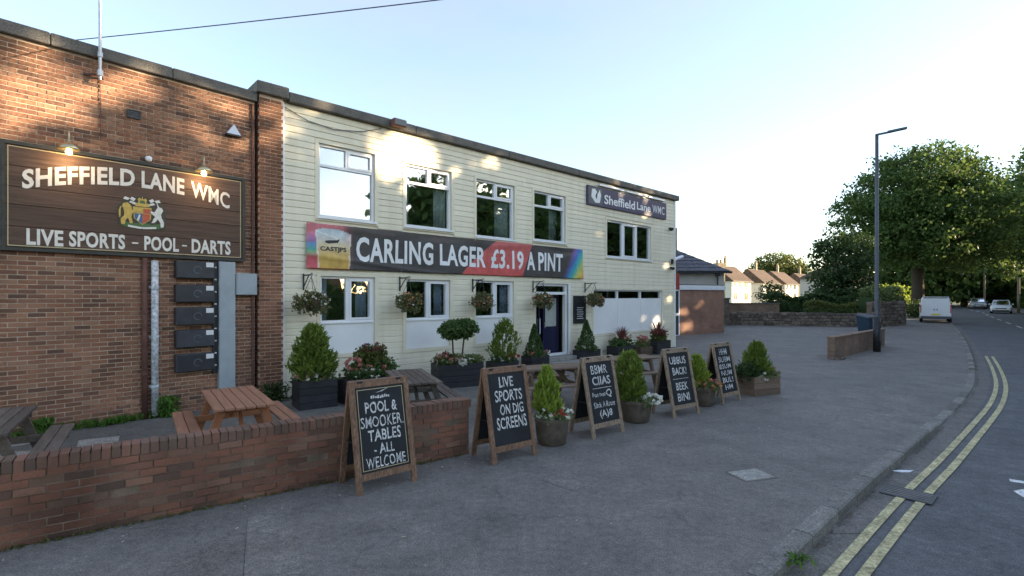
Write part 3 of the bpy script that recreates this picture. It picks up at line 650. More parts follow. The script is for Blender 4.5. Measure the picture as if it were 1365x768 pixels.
# brick pier
B1(-.485, -.008, -.088, .5, 0, 6.44).build('pier_core', 'mortar', club)
brickwork(club, -.49, -.005, 0, 6.43, .1, 'pier_brick', 400, None, jit=.003)
for o in club.children:
    if o.name.startswith('brick'): o.location.y -= .1
mb = MB(); k = 0; z = 0
while z < 6.38: mb.box(-.494, -.4, -.098 + (.11 if k % 2 else 0.0), .4, z + .005, z + .07); z += .075; k += 1
tag(mb.build('brickwork', 'pier_brick', club), kind='stuff')
B1(-.56, .085, -.2, .6, 6.44, 6.68, bev=.015).build('pier_cap', 'coping', club)

# ------------------------------------------------------------------ things on the brick wall
def onb(name, label, cat, u, z=0, v=0.0, group=None): return thing(name, label, cat, brk(u, v, z), B_A, group)
sg = onb('name_board', 'wide dark planked board lettered SHEFFIELD LANE WMC with a coat of arms', 'sign', -3.77, 2.92)
SW, SH = 3.54, 1.7
zb = [0.06, .38, .72, 1.0, 1.32, SH - .06]
for a, b in zip(zb[:-1], zb[1:]): B1(.05, SW - .05, -.07, -.02, a + .003, b - .003, bev=.004).build('plank', 'sign_plank', sg)
mb = MB(); rect_frame(mb, 0, SW, 0, SH, -.095, -.0, .055); mb.build('frame', 'sign_frame', sg)
mb = MB(); rect_frame(mb, .075, SW - .075, .075, SH - .075, -.0745, -.0715, .014); mb.build('border_line', 'gold_line', sg)
mb = MB()
def arch(x, z):
    t = x - 1.85; return (x, -.0755, z - .104 * t * t)
letters(mb, 'SHEFFIELD', .24, 1.69, 1.235, 1.54, arch, .034, 1.06); letters(mb, 'LANE', 1.79, 2.46, 1.235, 1.54, arch, .034, 1.06); letters(mb, 'WMC', 2.57, 3.25, 1.235, 1.55, arch, .02, 1.05)
flat = lambda x, z: (x, -.0755, z)
letters(mb, 'LIVE', .29, .73, .1, .36, flat, .034, 1.06); letters(mb, 'SPORTS', .8, 1.55, .11, .37, flat, .034, 1.06); letters(mb, '-', 1.65, 1.74, .225, .25, flat, .02)
letters(mb, 'POOL', 1.83, 2.37, .12, .38, flat, .034, 1.06); letters(mb, '-', 2.42, 2.5, .235, .26, flat, .02); letters(mb, 'DARTS', 2.58, 3.27, .12, .39, flat, .034, 1.06)
mb.build('lettering', 'letter_cream', sg)
# coat of arms (painted plywood pieces)
pm('crest_gold', (.55, .38, .09), .5, .25, 20); pm('crest_white', (.68, .66, .6), .5, .2, 20); pm('crest_red', (.48, .1, .05), .5, .2, 20); pm('crest_blue', (.05, .13, .26), .5, .2, 20); pm('crest_green', (.08, .15, .05), .5, .3, 20); pm('crest_dark', (.06, .05, .03), .5, .3, 20)
cr = []
def cpoly(pts, mat, lay):
    m = MB(); m.prism([(1.45 + .7 * x, .5 + .58 * y) for x, y in pts], -.076 - .004 * lay, -.07); cr.append((m, mat))
cpoly([(.0, .1), (.12, -.02), (.88, -.02), (1.0, .1), (1.02, .6), (.9, .85), (.6, .98), (.5, 1.02), (.4, .98), (.1, .85), (-.02, .6)], 'crest_dark', 0)
cpoly([(.05, .06), (.3, .0), (.7, .0), (.95, .06), (.9, .2), (.7, .14), (.5, .2), (.3, .14), (.1, .2)], 'crest_green', 1)
cpoly([(.2, .03), (.48, -.01), (.5, .02), (.52, -.01), (.8, .03), (.8, .09), (.52, .05), (.48, .05), (.2, .09)], 'crest_white', 2)
cpoly([(.06, .1), (.13, .09), (.15, .22), (.2, .3), (.24, .14), (.3, .15), (.27, .35), (.3, .48), (.37, .5), (.38, .55), (.28, .56), (.27, .66), (.2, .76), (.11, .74), (.08, .66), (.12, .5), (.12, .36), (.05, .25)], 'crest_gold', 3)
cpoly([(.02, .3), (.05, .32), (.05, .55), (.08, .64), (.04, .62), (.01, .5)], 'crest_gold', 2)
cpoly([(.96, .1), (.9, .08), (.89, .22), (.84, .33), (.76, .22), (.7, .2), (.74, .34), (.78, .4), (.68, .5), (.64, .54), (.66, .58), (.76, .54), (.8, .64), (.84, .72), (.92, .7), (.95, .62), (.9, .48), (.92, .38), (.97, .24)], 'crest_white', 3)
cpoly([(.83, .7), (.87, .7), (.8, .88)], 'crest_white', 2)
cpoly([(.32, .3), (.5, .12), (.68, .3), (.7, .66), (.3, .66)], 'crest_gold', 2)
cpoly([(.34, .46), (.34, .3), (.5, .15), (.495, .46)], 'crest_blue', 3)
cpoly([(.505, .46), (.505, .15), (.66, .3), (.66, .46)], 'crest_red', 3)
cpoly([(.52, .48), (.68, .48), (.68, .62), (.52, .62)], 'crest_red', 3)
cpoly([(.34, .5), (.49, .5), (.49, .6), (.34, .6)], 'crest_gold', 3)
cpoly([(.38, .26), (.42, .22), (.46, .42), (.43, .44)], 'crest_white', 4)
cpoly([(.36, .68), (.64, .68), (.66, .76), (.58, .8), (.6, .9), (.56, .95), (.52, .9), (.5, 1.0), (.48, .9), (.44, .95), (.4, .9), (.42, .8), (.34, .76)], 'crest_gold', 2)
cpoly([(.44, .78), (.56, .78), (.54, .87), (.46, .87)], 'crest_green', 3)
for s in (0, 1):
    g = lambda pts: [(1 - x, y) for x, y in pts][::-1] if s else pts
    cpoly(g([(.1, .86), (.2, .84), (.24, .9), (.14, .94)]), 'crest_white', 2); cpoly(g([(.24, .88), (.32, .82), (.36, .9), (.28, .95)]), 'crest_white', 2); cpoly(g([(.22, .78), (.34, .72), (.38, .77), (.26, .83)]), 'crest_white', 2)
crest = MB().add([], []); 
names = []
cm = MB()
for m, mat in cr:
    if mat not in names: names.append(mat)
    cm.add(m.v, m.f, names.index(mat))
cm.build('coat_of_arms', names, sg)

for u, lab in ((-3.0, 'lit brass dome lamp over the SHEFFIELD end of the wooden board'), (-1.05, 'lit brass dome lamp over the LANE end of the wooden board')):
    t = onb('sign_lamp', lab, 'lamp', u, 4.5, group='lamps over the wooden name board')
    MB().tube([(0, -.005, .16), (0, -.1, .2), (0, -.22, .22), (0, -.28, .2)], .012).build('arm', 'brass', t)
    MB().lathe([(.0, .0), (.04, 0), (.04, .012), (.0, .012)], 12).build('wall_plate', 'brass', t).rotation_euler = (R(90), 0, 0)
    t.children[-1].location = (0, 0, .16)
    MB().lathe([(.145, .0), (.15, .012), (.135, .055), (.085, .1), (.04, .118), (.04, .145), (.018, .16), (.012, .25), (.006, .32)], 20, (0, -.3, .07)).build('lamp_shade', 'brass', t, True)
    MB().lathe([(.012, -.06), (.036, -.045), (.046, -.015), (.036, .012), (.018, .03)], 14, (0, -.3, .05)).build('bulb', 'bulb', t, True)
    ld = bpy.data.lights.new('lamp_light', 'POINT'); ld.energy = 3; ld.color = (1, .68, .36); ld.shadow_soft_size = .05
    lo = bpy.data.objects.new('lamp_light', ld); COL.objects.link(lo); lo.parent = t; lo.location = (0, -.3, -.09)
t = onb('wall_camera', 'small white dome camera on the brick just above the wooden board', 'camera', -1.87, 4.7)
MB().lathe([(.05, 0), (.05, .03), (.035, .035)], 12).build('base', 'galvanised', t).rotation_euler = (R(90), 0, 0)
MB().lathe([(.01, -.06), (.04, -.045), (.05, 0), (.04, .03), (.01, .045)], 12, (0, -.08, 0)).build('dome', 'alarm_white', t, True)
t = onb('alarm_box', 'white triangular alarm box high on the brick near the pier', 'alarm box', -.44, 5.47)
MB().prism([(-.13, 0), (.13, 0), (.0, .2)], -.1, 0).build('case', 'alarm_white', t); B1(-.14, .14, -.11, -.0, -.03, -.001).build('base', 'dark_metal', t)
t = onb('air_vent', 'small dark square vent in the brick above the wooden board', 'vent', -2.08, 5.38)
mb = MB(); rect_frame(mb, -.1, .1, 0, .15, -.03, 0, .02); mb.build('frame', 'dark_metal', t)
mb = MB()
for k in range(4): mb.box(-.08, .08, -.022, -.004, .025 + k * .027, .04 + k * .027)
mb.build('louvre', 'lamp_grey', t)
t = onb('aerial_mast', 'grey steel aerial mast clamped to the brick parapet', 'mast', -2.58, 5.85)
MB().tube([(0, -.16, .02), (0, -.16, 2.9)], .025, 10).build('pole', 'galvanised', t)
mb = MB(); mb.bar((-.2, -.02, .1), (.0, -.16, .1), .03, .03); mb.bar((.06, -.0, .1), (0, -.16, .1), .03, .03); mb.bar((-.12, -.02, .42), (0, -.16, .42), .03, .03); mb.build('bracket', 'rust_pipe', t)
MB().lathe([(.045, 0), (.045, .1)], 10, (0, -.16, .08)).add([], []).lathe([(.04, 0), (.04, .08)], 10, (0, -.16, .4)).build('clamp', 'galvanised', t)
MB().tube([(.02, -.02, .1), (.03, -.02, -.4), (.03, -.02, -.95)], .008, 6).build('cable', 'rust_pipe', t)
t = onb('downpipe', 'pale grey round downpipe on the brick below the wooden board', 'pipe', -1.78, 0)
MB().tube([(-.0, -.075, .05), (0, -.075, 2.86)], .058, 12).build('pipe', 'pipe_grey', t, True)
for z in (.55, 1.45, 2.35): MB().lathe([(.066, 0), (.066, .05)], 12, (0, -.075, z)).box(-.08, .08, -.03, 0, z, z + .05).build('clip', 'pipe_grey', t)
t = onb('downpipe', 'dark rusty cast downpipe beside the pale grey pipe', 'pipe', -1.93, 0)
MB().tube([(0, -.06, .02), (0, -.06, 2.9)], .045, 10).build('pipe', 'rust_pipe', t, True)
for z in (.8, 1.9): MB().lathe([(.056, 0), (.056, .07)], 10, (0, -.06, z)).build('collar', 'rust_pipe', t)
t = onb('cable_pipe', 'thin dark service pipe in the corner of the brick beside the pier', 'pipe', -.06, 0)
MB().tube([(0, -.03, .1), (0, -.03, 6.2)], .022, 8).build('pipe', 'rust_pipe', t)
for z in (1, 2.2, 3.4, 4.6, 5.8): B1(-.035, .035, -.06, 0, z, z + .03).build('clip', 'rust_pipe', t)
cabs = [(2.55, 'topmost dark wall box of the column under the wooden board'), (2.1, 'dark wall box second from the top of the column on brick'), (1.67, 'greenish dark wall box in the middle of the column on brick'), (1.245, 'dark wall box fourth from the top of the column on brick'), (.79, 'lowest dark wall box of the column on brick')]
for k, (z, lab) in enumerate(cabs):
    t = onb('wall_box', lab, 'wall box', -1.14, z, group='dark boxes stacked on the brick wall')
    B1(-.325, .325, -.16, 0, 0, .335, bev=.012).build('case', 'cabinet_dark', t)
    B1(-.31, .31, -.166, -.161, .018, .317).build('lid', 'cabinet_dark', t)
    mb = MB()
    for q in range(20):
        a0, a1 = 2 * math.pi * q / 20 * .8, 2 * math.pi * (q + 1) / 20 * .8
        mb.add([(.03 + r * math.cos(a), -.169, .165 + r * math.sin(a)) for r, a in ((.055, a0), (.075, a0), (.075, a1), (.055, a1))], [(0, 1, 2, 3)])
    if k in (1, 3, 4): mb.bar((-.03, -.169, .12), (.09, -.169, .21), .012, .004); mb.bar((-.02, -.169, .2), (.04, -.169, .14), .012, .004)
    mb.build('emblem', 'lamp_grey', t)
    B1(.17, .3, -.17, -.1665, .225, .315).build('sticker', 'sticker', t)
t = onb('cable_tray', 'dark vertical cable tray with white clips beside the wall boxes', 'cable tray', -.77, .7)
B1(-.045, .035, -.05, 0, 0, 2.2).build('tray', 'dark_metal', t)
for k in range(9): B1(-.02, .02, -.065, -.051, .15 + k * .24, .175 + k * .24).build('clip', 'sticker', t)
t = onb('duct', 'wide flat grey vertical duct below the wooden board', 'duct', -.57, .34)
B1(-.15, .15, -.11, 0, 0, 2.56, bev=.006).build('casing', 'grey_metal', t)
B1(-.155, .155, -.113, -.001, 1.2, 1.23).build('joint_strip', 'grey_metal', t)
t = onb('meter_box', 'square grey meter box on brick right of the duct', 'meter box', -.21, 2.24)
B1(-.2, .2, -.14, 0, 0, .44, bev=.008).build('case', 'grey_metal', t); B1(-.185, .185, -.147, -.141, .015, .425).build('door', 'grey_metal', t)

# ------------------------------------------------------------------ things on the cream facade
def onf(name, label, cat, u, z=0, v=0.016, group=None): return thing(name, label, cat, fac(u, v, z), F_A, group)
# banner: rippled printed sheet
bn = onf('banner', 'long printed banner reading CARLING LAGER 3.19 A PINT', 'banner', .5, 2.84)
BW, BH = 9.68, 1.02
def ripple(x, z): return -.05 - .012 * math.sin(x * 2.1 + z * 2.5) - .008 * math.sin(x * 5.3 - z * 4) - .016 * math.exp(-((z - .92 - .05 * math.sin(x * 2)) / .09) ** 2) * math.sin(x * 1.3) - .02 * math.exp(-((z - .12 + .1 * (x - 2)) / .06) ** 2) * (1 if x < 4 else 0)
def lerp(a, b, t): t = min(1, max(0, t)); return tuple(x + (y - x) * t for x, y in zip(a, b))
RB = [(.62, .1, .3), (.3, .12, .45), (.06, .16, .5), (.05, .45, .42), (.62, .6, .12), (.7, .3, .06)]
def bcol(x, z):
    c = (.052, .048, .046); zz = z / BH
    if zz > .86 + .05 * math.sin(x * 3) and x < 5: c = (.07, .058, .05)
    # red parallelogram
    l0 = 4.35 + 1.25 * zz ** 1.2; r0 = 6.7 + .45 * zz
    if l0 < x < r0: c = lerp((.62, .1, .09), (.5, .11, .1), zz)
    # rainbow corner
    s = x - (8.35 + .55 * zz); d = (x - 8.2) * .55 - z * 1.0 + 0.25
    if s > .12:
        q = (x - 8.4) - z * .75
        t = (q - (-.25)) / 1.45 * 5
        if x > 8.6 + .5 * zz:
            k = max(0, min(4.999, t)); rb = lerp(RB[int(k)], RB[int(k) + 1], k - int(k))
            c = lerp(c, rb, (x - 8.6 - .5 * zz) / .28)
    # left stripe block and the glass
    if x < 1.1:
        if zz > .8: c = (.55, .16, .18)
        elif zz > .58: c = lerp((.3, .18, .4), (.62, .2, .3), (zz - .58) / .22)
        elif zz > .4: c = lerp((.08, .36, .25), (.16, .28, .6), (zz - .4) / .18)
        elif zz > .25: c = lerp((.5, .12, .12), (.1, .4, .2), (zz - .25) / .15)
        else: c = (.55, .1, .12)
        if x > .72: c = lerp(c, (.1, .06, .06), (x - .72) / .3)
    gl = .19 + .06 * (1 - zz) if True else 0; gr = 1.06 - .05 * (1 - zz); top = .93 - .45 * (x - .55) ** 2
    if gl < x < gr and z < top * 1.0 and z > .0:
        if z > .6: c = lerp((.66, .6, .48), (.5, .58, .6), (z - .6) / .25); c = lerp(c, (.75, .45, .5), max(0, (x - .85) * 3) if z > .6 else 0)
        elif z > .32: c = lerp((.62, .42, .12), (.66, .58, .4), (z - .32) / .28)
        else: c = lerp((.6, .36, .07), (.62, .42, .12), z / .32)
        if x < gl + .035 or x > gr - .035: c = lerp(c, (.8, .72, .62), .6)
        if abs(z - (.84 - .28 * (x - .25))) < .012 and x < .7: c = (.8, .8, .78)
    return c + (1.0,)
NX, NZ = 420, 46
bv = [(BW * i / NX, ripple(BW * i / NX, BH * j / NZ), BH * j / NZ) for j in range(NZ + 1) for i in range(NX + 1)]
bf = [(j * (NX + 1) + i, j * (NX + 1) + i + 1, (j + 1) * (NX + 1) + i + 1, (j + 1) * (NX + 1) + i) for j in range(NZ) for i in range(NX)]
nf0 = len(bv); sheet = MB().add(bv, bf); 
sh = sheet.build('sheet', 'banner_print', bn, True)
ca = sh.data.color_attributes.new('print', 'FLOAT_COLOR', 'POINT'); ca.data.foreach_set('color', [c for v in bv for c in bcol(v[0], v[2])])
sm = sh.modifiers.new('solid', 'SOLIDIFY'); sm.thickness = .003; sm.offset = 1
bt = lambda x, z: (x, ripple(x, z) - .009, z)
mb = MB()
for s, a, b, c, d in (('CARLING', 1.18, 3.36, .2, .8), ('LAGER', 3.58, 5.2, .21, .8), ('£3.19', 5.4, 6.74, .2, .78), ('A', 6.9, 7.27, .21, .79), ('PINT', 7.42, 8.6, .21, .8)): letters(mb, s, a, b, c, d, bt, .03, 1.06)
mb.build('lettering', 'letter_white', bn)
mb = MB(); letters(mb, 'CASTJPS', .3, .93, .38, .51, bt, .03); mb.add([bt(x, z) for x, z in ((.42, .6), (.5, .58), (.72, .61), (.77, .7), (.7, .67), (.5, .655), (.42, .64))], [tuple(range(7))]); mb.build('glass_lettering', 'dark_metal', bn)
mb = MB()
for x in (.03, 2.4, 4.8, 7.2, 9.64):
    for z in (.03, .99): mb.tube([(x, 0, z), (x, -.065, z)], .012, 8)
mb.build('eyelet', 'galvanised', bn)
# name sign at the top right
ns = onf('name_sign', 'small navy sign reading Sheffield Lane WMC under the roof edge', 'sign', 10.43, 5.5)
B1(0, 5.36, -.06, 0, 0, .69, bev=.006).build('panel', 'navy_sign', ns)
mb = MB()
sf = lambda x, z: (x, -.063, z)
letters(mb, 'Sheffield', .98, 2.98, .13, .47, sf, .02); letters(mb, 'Lane', 3.12, 4.12, .17, .47, sf, .02); letters(mb, 'WMC', 4.26, 5.2, .17, .5, sf, .006, 1.1)
mb.build('lettering', 'letter_white', ns)
B1(.06, .86, -.064, -.061, .05, .64).build('emblem_field', 'lamp_grey', ns)
mb = MB(); 
for pts in ([(.2, .3), (.45, .1), (.7, .12), (.78, .4), (.7, .6), (.6, .45), (.42, .6), (.25, .58)],): mb.add([(x, -.067, z) for x, z in pts], [tuple(range(len(pts)))])
mb.build('emblem', 'letter_white', ns)
mb = MB(); mb.add([(x, -.069, z) for x, z in ((.44, .34), (.52, .22), (.58, .5), (.5, .46))], [(0, 1, 2, 3)]); mb.build('emblem_mark', 'dark_metal', ns)
# floodlight on the fascia, cameras at the right corner
t = onf('floodlight', 'brown box floodlight fixed on the roof edge of the cream building', 'floodlight', 2.72, 6.4, .13)
B1(-.2, .16, -.24, -.04, .02, .2, bev=.02).build('case', 'rust_pipe', t); B1(-.03, .03, -.05, 0, .05, .15).build('bracket', 'dark_metal', t); B1(-.18, .14, -.25, -.241, .04, .18).build('lens', 'dark_glazing', t)
t = onf('security_camera', 'white bullet camera on an arm at the far corner of the cream building', 'camera', 16.35, 3.75)
mb = MB(); mb.bar((-.0, -.02, .0), (.0, -.3, .12), .05, .05); mb.build('arm', 'dark_metal', t); MB().tube([(-.3, -.3, .05), (.28, -.34, .2)], [.07, .07], 10).build('body', 'alarm_white', t); B1(-.06, .06, -.05, 0, -.12, .1).build('wall_plate', 'dark_metal', t)
t = onf('security_light', 'small dark dome light on the wall below the bullet camera', 'light', 16.25, 3.45)
MB().lathe([(.02, -.09), (.08, -.06), (.1, 0), (.06, .04)], 12, (0, -.1, 0)).box(-.05, .05, -.06, 0, -.03, .05).build('dome', 'dark_metal', t, True)
t = onf('security_light', 'small dark dome light on the wall below the end of the navy sign', 'light', 16.15, 5.14)
MB().lathe([(.02, -.09), (.08, -.06), (.1, 0), (.06, .04)], 12, (0, -.1, 0)).box(-.05, .05, -.06, 0, -.03, .05).build('dome', 'dark_metal', t, True)
t = onf('menu_board', 'small black chalk menu board on the wall right of the entrance', 'sign', 9.73, 1.3)
B1(0, .62, -.03, 0, 0, .92, bev=.004).build('panel', 'chalkboard', t); mb = MB(); rect_frame(mb, -.02, .64, -.02, .94, -.04, -.002, .03); mb.build('frame', 'dark_metal', t)
mb = MB()
for k in range(6): mb.box(.14 + .02 * (k % 2), .5 - .04 * (k % 3 == 1), -.033, -.031, .14 + k * .075, .165 + k * .075)
mb.build('lettering', 'chalk', t)
t = onf('wall_cable', 'thin sagging cable under the roof edge by the brick pier', 'cable', .05, 6.2)
MB().tube([(0.0, -.02, .1), (.5, -.025, -.08), (1.1, -.025, -.14), (1.8, -.025, -.03), (2.3, -.025, .16)], .01, 6).build('cable', 'lamp_grey', t)

# hanging baskets
def basket(u, w, seed, mats, lab, mix):
    t = onf('hanging_basket', lab, 'hanging basket', u, 0, .016, 'hanging baskets along the cream facade'); rng = np.random.default_rng(seed)
    mb = MB(); mb.bar((0, -.012, 2.35), (0, -.012, 2.72), .03, .02); mb.bar((0, -.02, 2.68), (0, -.42, 2.68), .02, .03); mb.bar((0, -.02, 2.42), (0, -.3, 2.67), .015, .02); mb.tube([(0, -.42, 2.68), (0, -.47, 2.72), (0, -.5, 2.69), (0, -.45, 2.64)], .008, 6); mb.build('bracket', 'dark_metal', t)
    mb = MB()
    for k in range(3): a = 2.1 * k + .4; mb.tube([(0, -.44, 2.64), (.2 * math.cos(a), -.44 + .2 * math.sin(a), 2.16)], .006, 5)
    mb.build('chain', 'dark_metal', t)
    MB().lathe([(.02, -.22), (.1, -.19), (.18, -.1), (.21, .0)], 16, (0, -.44, 2.14)).build('basket', 'basket_fibre', t, True)
    P = crown_points([(0, -.44, 2.16, .3 * w, .27, .17), (-.12, -.46, 2.02, .22 * w, .2, .16), (.13, -.46, 2.0, .2 * w, .2, .2)], 150, 9, .045, rng)
    V, F = leaves(P, .034, rng, .6); link('foliage', mesh_np('foliage', V, F, mats), t)
    for pm_, n in mix:
        P = crown_points([(0, -.46, 2.14, .33 * w, .3, .2)], n, 4, .015, rng, .15); V, F = leaves(P, .024, rng, .9); link('flowers', mesh_np('flowers', V, F, pm_), t)
basket(.45, 1.15, 1, 'leaf_basket', 'green and pale hanging basket next to the brick pier', [('petal_pink', 12), ('petal_white', 14)])
basket(2.88, 1.1, 2, 'leaf_basket', 'green hanging basket with orange trailing flowers', [('petal_orange', 22), ('petal_white', 6)])
basket(5.25, 1.0, 3, 'leaf_basket', 'small olive hanging basket with pink flowers right of the middle lower window', [('petal_pink', 10), ('petal_orange', 8)])
basket(7.72, 1.1, 4, 'leaf_basket', 'russet and green hanging basket left of the entrance door', [('petal_pink', 22), ('petal_white', 8), ('petal_orange', 14)])
basket(10.35, 1.1, 5, 'leaf_basket', 'green and reddish hanging basket beside the small black menu board', [('petal_red', 8), ('petal_pink', 12), ('petal_orange', 12)])

# ------------------------------------------------------------------ low brick wall in front of the terrace
lw = thing('low_brick_wall', 'low weathered red brick wall topped with bricks on edge beside the pavement', 'wall', wal(-.6), W_A)
LW = 5.32
B1(0, LW, .008, .215, -.15, .655).build('wall_core', 'dark_mortar', lw)
brickwork(lw, 0, LW, -.012, .662, .1, 'wall_brick', 400, jit=.009, gap=.011)
brick_mat('coping_brick', [(.2, .115, .08), (.25, .13, .09), (.14, .095, .072), (.22, .13, .095), (.17, .115, .085)], .5)
cme = unit_mesh('coping_brick', 'coping_brick'); x = 0
while x < LW - .03:
    o = link('coping_brick', cme, lw); dz = random.uniform(-.006, .006); o.location = (x + .0375, .112 + random.uniform(-.004, .004), .712 + dz); o.scale = (.066, .228, .104); o.rotation_euler = (random.uniform(-.02, .02), random.uniform(-.03, .03), 0); x += .0755
B1(.005, LW - .005, .01, .21, .65, .735).build('coping_mortar', 'dark_mortar', lw)
mb = MB()
for k in range(9): mb.box(LW - .06, LW + .008, .102, .212, .003 + k * .072, .068 + k * .072)
tag(mb.build('brickwork', 'wall_brick', lw), kind='stuff')

# ------------------------------------------------------------------ A-boards
def aboard(pl, pr, lab, lines, wood='board_wood', rule=None, border=False, logo=False):
    pl = Vector(pl); pr = Vector(pr); d = pr - pl; W = .75; c = (pl + pr) / 2
    t = thing('a_board', lab, 'chalkboard', (c.x, c.y, 0), math.atan2(d.y, d.x), 'chalkboard A-boards along the pavement'); H = 1.25; a = R(11.5); hw = W / 2
    Mf = Matrix.Rotation(-a, 4, 'X'); Mb = Matrix.Translation((0, .51, 0)) @ Matrix.Rotation(a, 4, 'X')
    for M, nm in ((Mf, 'front'), (Mb, 'back')):
        mb = MB(); mb.box(-hw, -hw + .065, 0, .035, 0, H, 0, M); mb.box(hw - .065, hw, 0, .035, 0, H, 0, M); mb.box(-hw + .065, hw - .065, .001, .034, H - .075, H, 0, M); mb.box(-hw + .065, hw - .065, .001, .034, .14, .215, 0, M)
        mb.build(nm + '_frame', wood, t)
        MB().box(-hw + .06, hw - .06, .012, .024, .2, H - .07, 0, M).build(nm + '_panel', 'chalkboard', t)
    for q in (-hw + .1, hw - .16): B1(q, q + .06, .235, .275, 1.2, 1.226).build('hinge', 'dark_metal', t)
    mb = MB(); mb.tube([(-hw + .05, .12, .52), (-hw + .05, .4, .52)], .006, 5); mb.tube([(hw - .05, .12, .52), (hw - .05, .4, .52)], .006, 5); mb.build('stay_chain', 'dark_metal', t)
    fn = lambda x, z: tuple(Mf @ Vector((x + .004 * math.sin(z * 61 + x * 29), .009, z + .004 * math.sin(x * 43 + z * 17))))
    mb = MB()
    for s, x0, x1, z0, z1 in lines: letters(mb, s, x0, x1, z0, z1, fn, (.003 if ('M' in s or 'W' in s) else .014) if z1 - z0 > .1 else .004, 1.05)
    if rule: mb.add([fn(-.22, rule), fn(.22, rule), fn(.22, rule + .008), fn(-.22, rule + .008)], [(0, 1, 2, 3)])
    if logo:
        mb.add([fn(-.06, 1.1), fn(.02, 1.115), fn(.13, 1.15), fn(.03, 1.105)], [(0, 1, 2, 3)])
        for k in range(9): mb.add([fn(-.12 + k * .027, 1.035), fn(-.1 + k * .027, 1.035), fn(-.1 + k * .027, 1.06 + .012 * (k % 3 == 0)), fn(-.12 + k * .027, 1.06 + .012 * (k % 2))], [(0, 1, 2, 3)])
    mb.build('lettering', 'chalk', t)
    if border:
        mb = MB(); y = .0075; x, z0, z1 = .287, .24, 1.15; w = .007
        for q in ((-x, x, z0, z0 + w), (-x, x, z1 - w, z1), (-x, -x + w, z0 + w, z1 - w), (x - w, x, z0 + w, z1 - w)): mb.add([tuple(Mf @ Vector((xx, y, zz))) for xx, zz in ((q[0], q[2]), (q[1], q[2]), (q[1], q[3]), (q[0], q[3]))], [(0, 1, 2, 3)])
        mb.build('border_line', 'gold_line', t)
    return t
aboard((-1.70, 5.64), (-1.127, 6.13), 'A-board chalked POOL & with small emblem, in front of the low brick wall', [('POOL &', -.2, .2, .87, 1.0), ('SMOOKER.', -.265, .265, .705, .835), ('TABLES', -.19, .22, .55, .68), ('- ALL', -.13, .12, .405, .515), ('WELCOME', -.24, .25, .255, .375)], border=True, logo=True)
aboard((-.24, 6.70), (.351, 7.15), 'A-board chalked LIVE SPORTS at the end of the low brick wall', [('LIVE', -.13, .11, .98, 1.12), ('SPORTS', -.22, .24, .79, .94), ('ON DIG', -.16, .24, .61, .75), ('SCREENS', -.24, .27, .42, .58)])
aboard((1.244, 7.90), (1.86, 8.39), 'A-board with two large chalk lines above a rule and smaller lines below', [('BBMR', -.2, .18, .98, 1.12), ('CIIAS', -.2, .22, .8, .94), ('Pean twan', -.24, .06, .62, .69), ('Q', .08, .21, .59, .72), ('Slack A Room', -.24, .25, .45, .54), ('(A)8', -.13, .16, .27, .41)], 'board_wood_pale', .75)
aboard((2.94, 9.27), (3.557, 9.69), 'A-board with four blocks of chalk capitals and a gap in the middle', [('UBBUS', -.24, .22, .96, 1.1), ('BACK!', -.2, .2, .76, .9), ('BEEK', -.17, .17, .48, .62), ('BINI', -.17, .17, .28, .42)], 'board_wood_pale', .68)
aboard((4.30, 10.43), (4.906, 10.93), 'A-board crowded with six rows of faded chalk beside the wooden box planter', [('HHM', -.14, .16, 1.0, 1.13), ('SUBM', -.22, .24, .85, .96), ('BSUM', -.23, .23, .71, .81), ('NUM', -.2, .22, .57, .67), ('BUL!', -.2, .22, .42, .53), ('HM', -.15, .15, .28, .38)], 'board_wood_pale')

# ------------------------------------------------------------------ picnic tables
def picnic(loc, rz, lab, mat, L=1.75, endmat=None, group='picnic tables on the terrace'):
    t = thing('picnic_table', lab, 'picnic table', loc, rz, group); endmat = endmat or mat   # local y runs along the planks
    n = 6; w = .74 / n
    for k in range(n): B1(-.37 + k * w + .005, -.37 + (k + 1) * w - .005, -L / 2 + random.uniform(-.01, .01), L / 2 + random.uniform(-.01, .01), .715, .75, bev=.004).build('top_plank', mat, t)
    for s in (-1, 1):
        for k in range(2): xa = s * .62 - .13 + k * .132; B1(xa + .004, xa + .126, -L / 2 + random.uniform(-.01, .01), L / 2, .42, .455, bev=.004).build('seat_plank', mat, t)
    for y in (-L / 2 + .28, L / 2 - .28):
        for s in (-1, 1): MB().bar((s * .24, y, .71), (s * .5, y, .0), .045, .1).build('leg', endmat, t)
        B1(-.72, .72, y - .07, y - .025, .33, .418).build('seat_bearer', endmat, t); B1(-.34, .34, y + .025, y + .07, .63, .713).build('top_bearer', endmat, t)
    for s in (-1, 1): MB().bar((0, s * (L / 2 - .31), .37), (0, s * .2, .69), .045, .08).build('brace', endmat, t)
    return t
ang = math.atan2(.59, .81)
picnic((-4.03, 7.48, 0), ang, 'reddish-brown stained picnic table beside the grey duct', 'table_wood', endmat='table_wood_end')
picnic((-6.17, 5.95, 0), ang - .02, 'dark weathered picnic table at the far end of the terrace away from the door', 'weathered_wood')
picnic((-1.85, 9.45, 0), ang - .25, 'grey weathered picnic table behind the POOL & chalkboard', 'weathered_wood')
picnic((.75, 10.7, 0), ang + 1.35, 'worn brown picnic table before the entrance, behind the LIVE SPORTS chalkboard', 'worn_wood', 1.6)
picnic((2.75, 12.35, 0), ang + 1.35, 'worn brown picnic table in front of the long low white panels', 'worn_wood', 1.6)

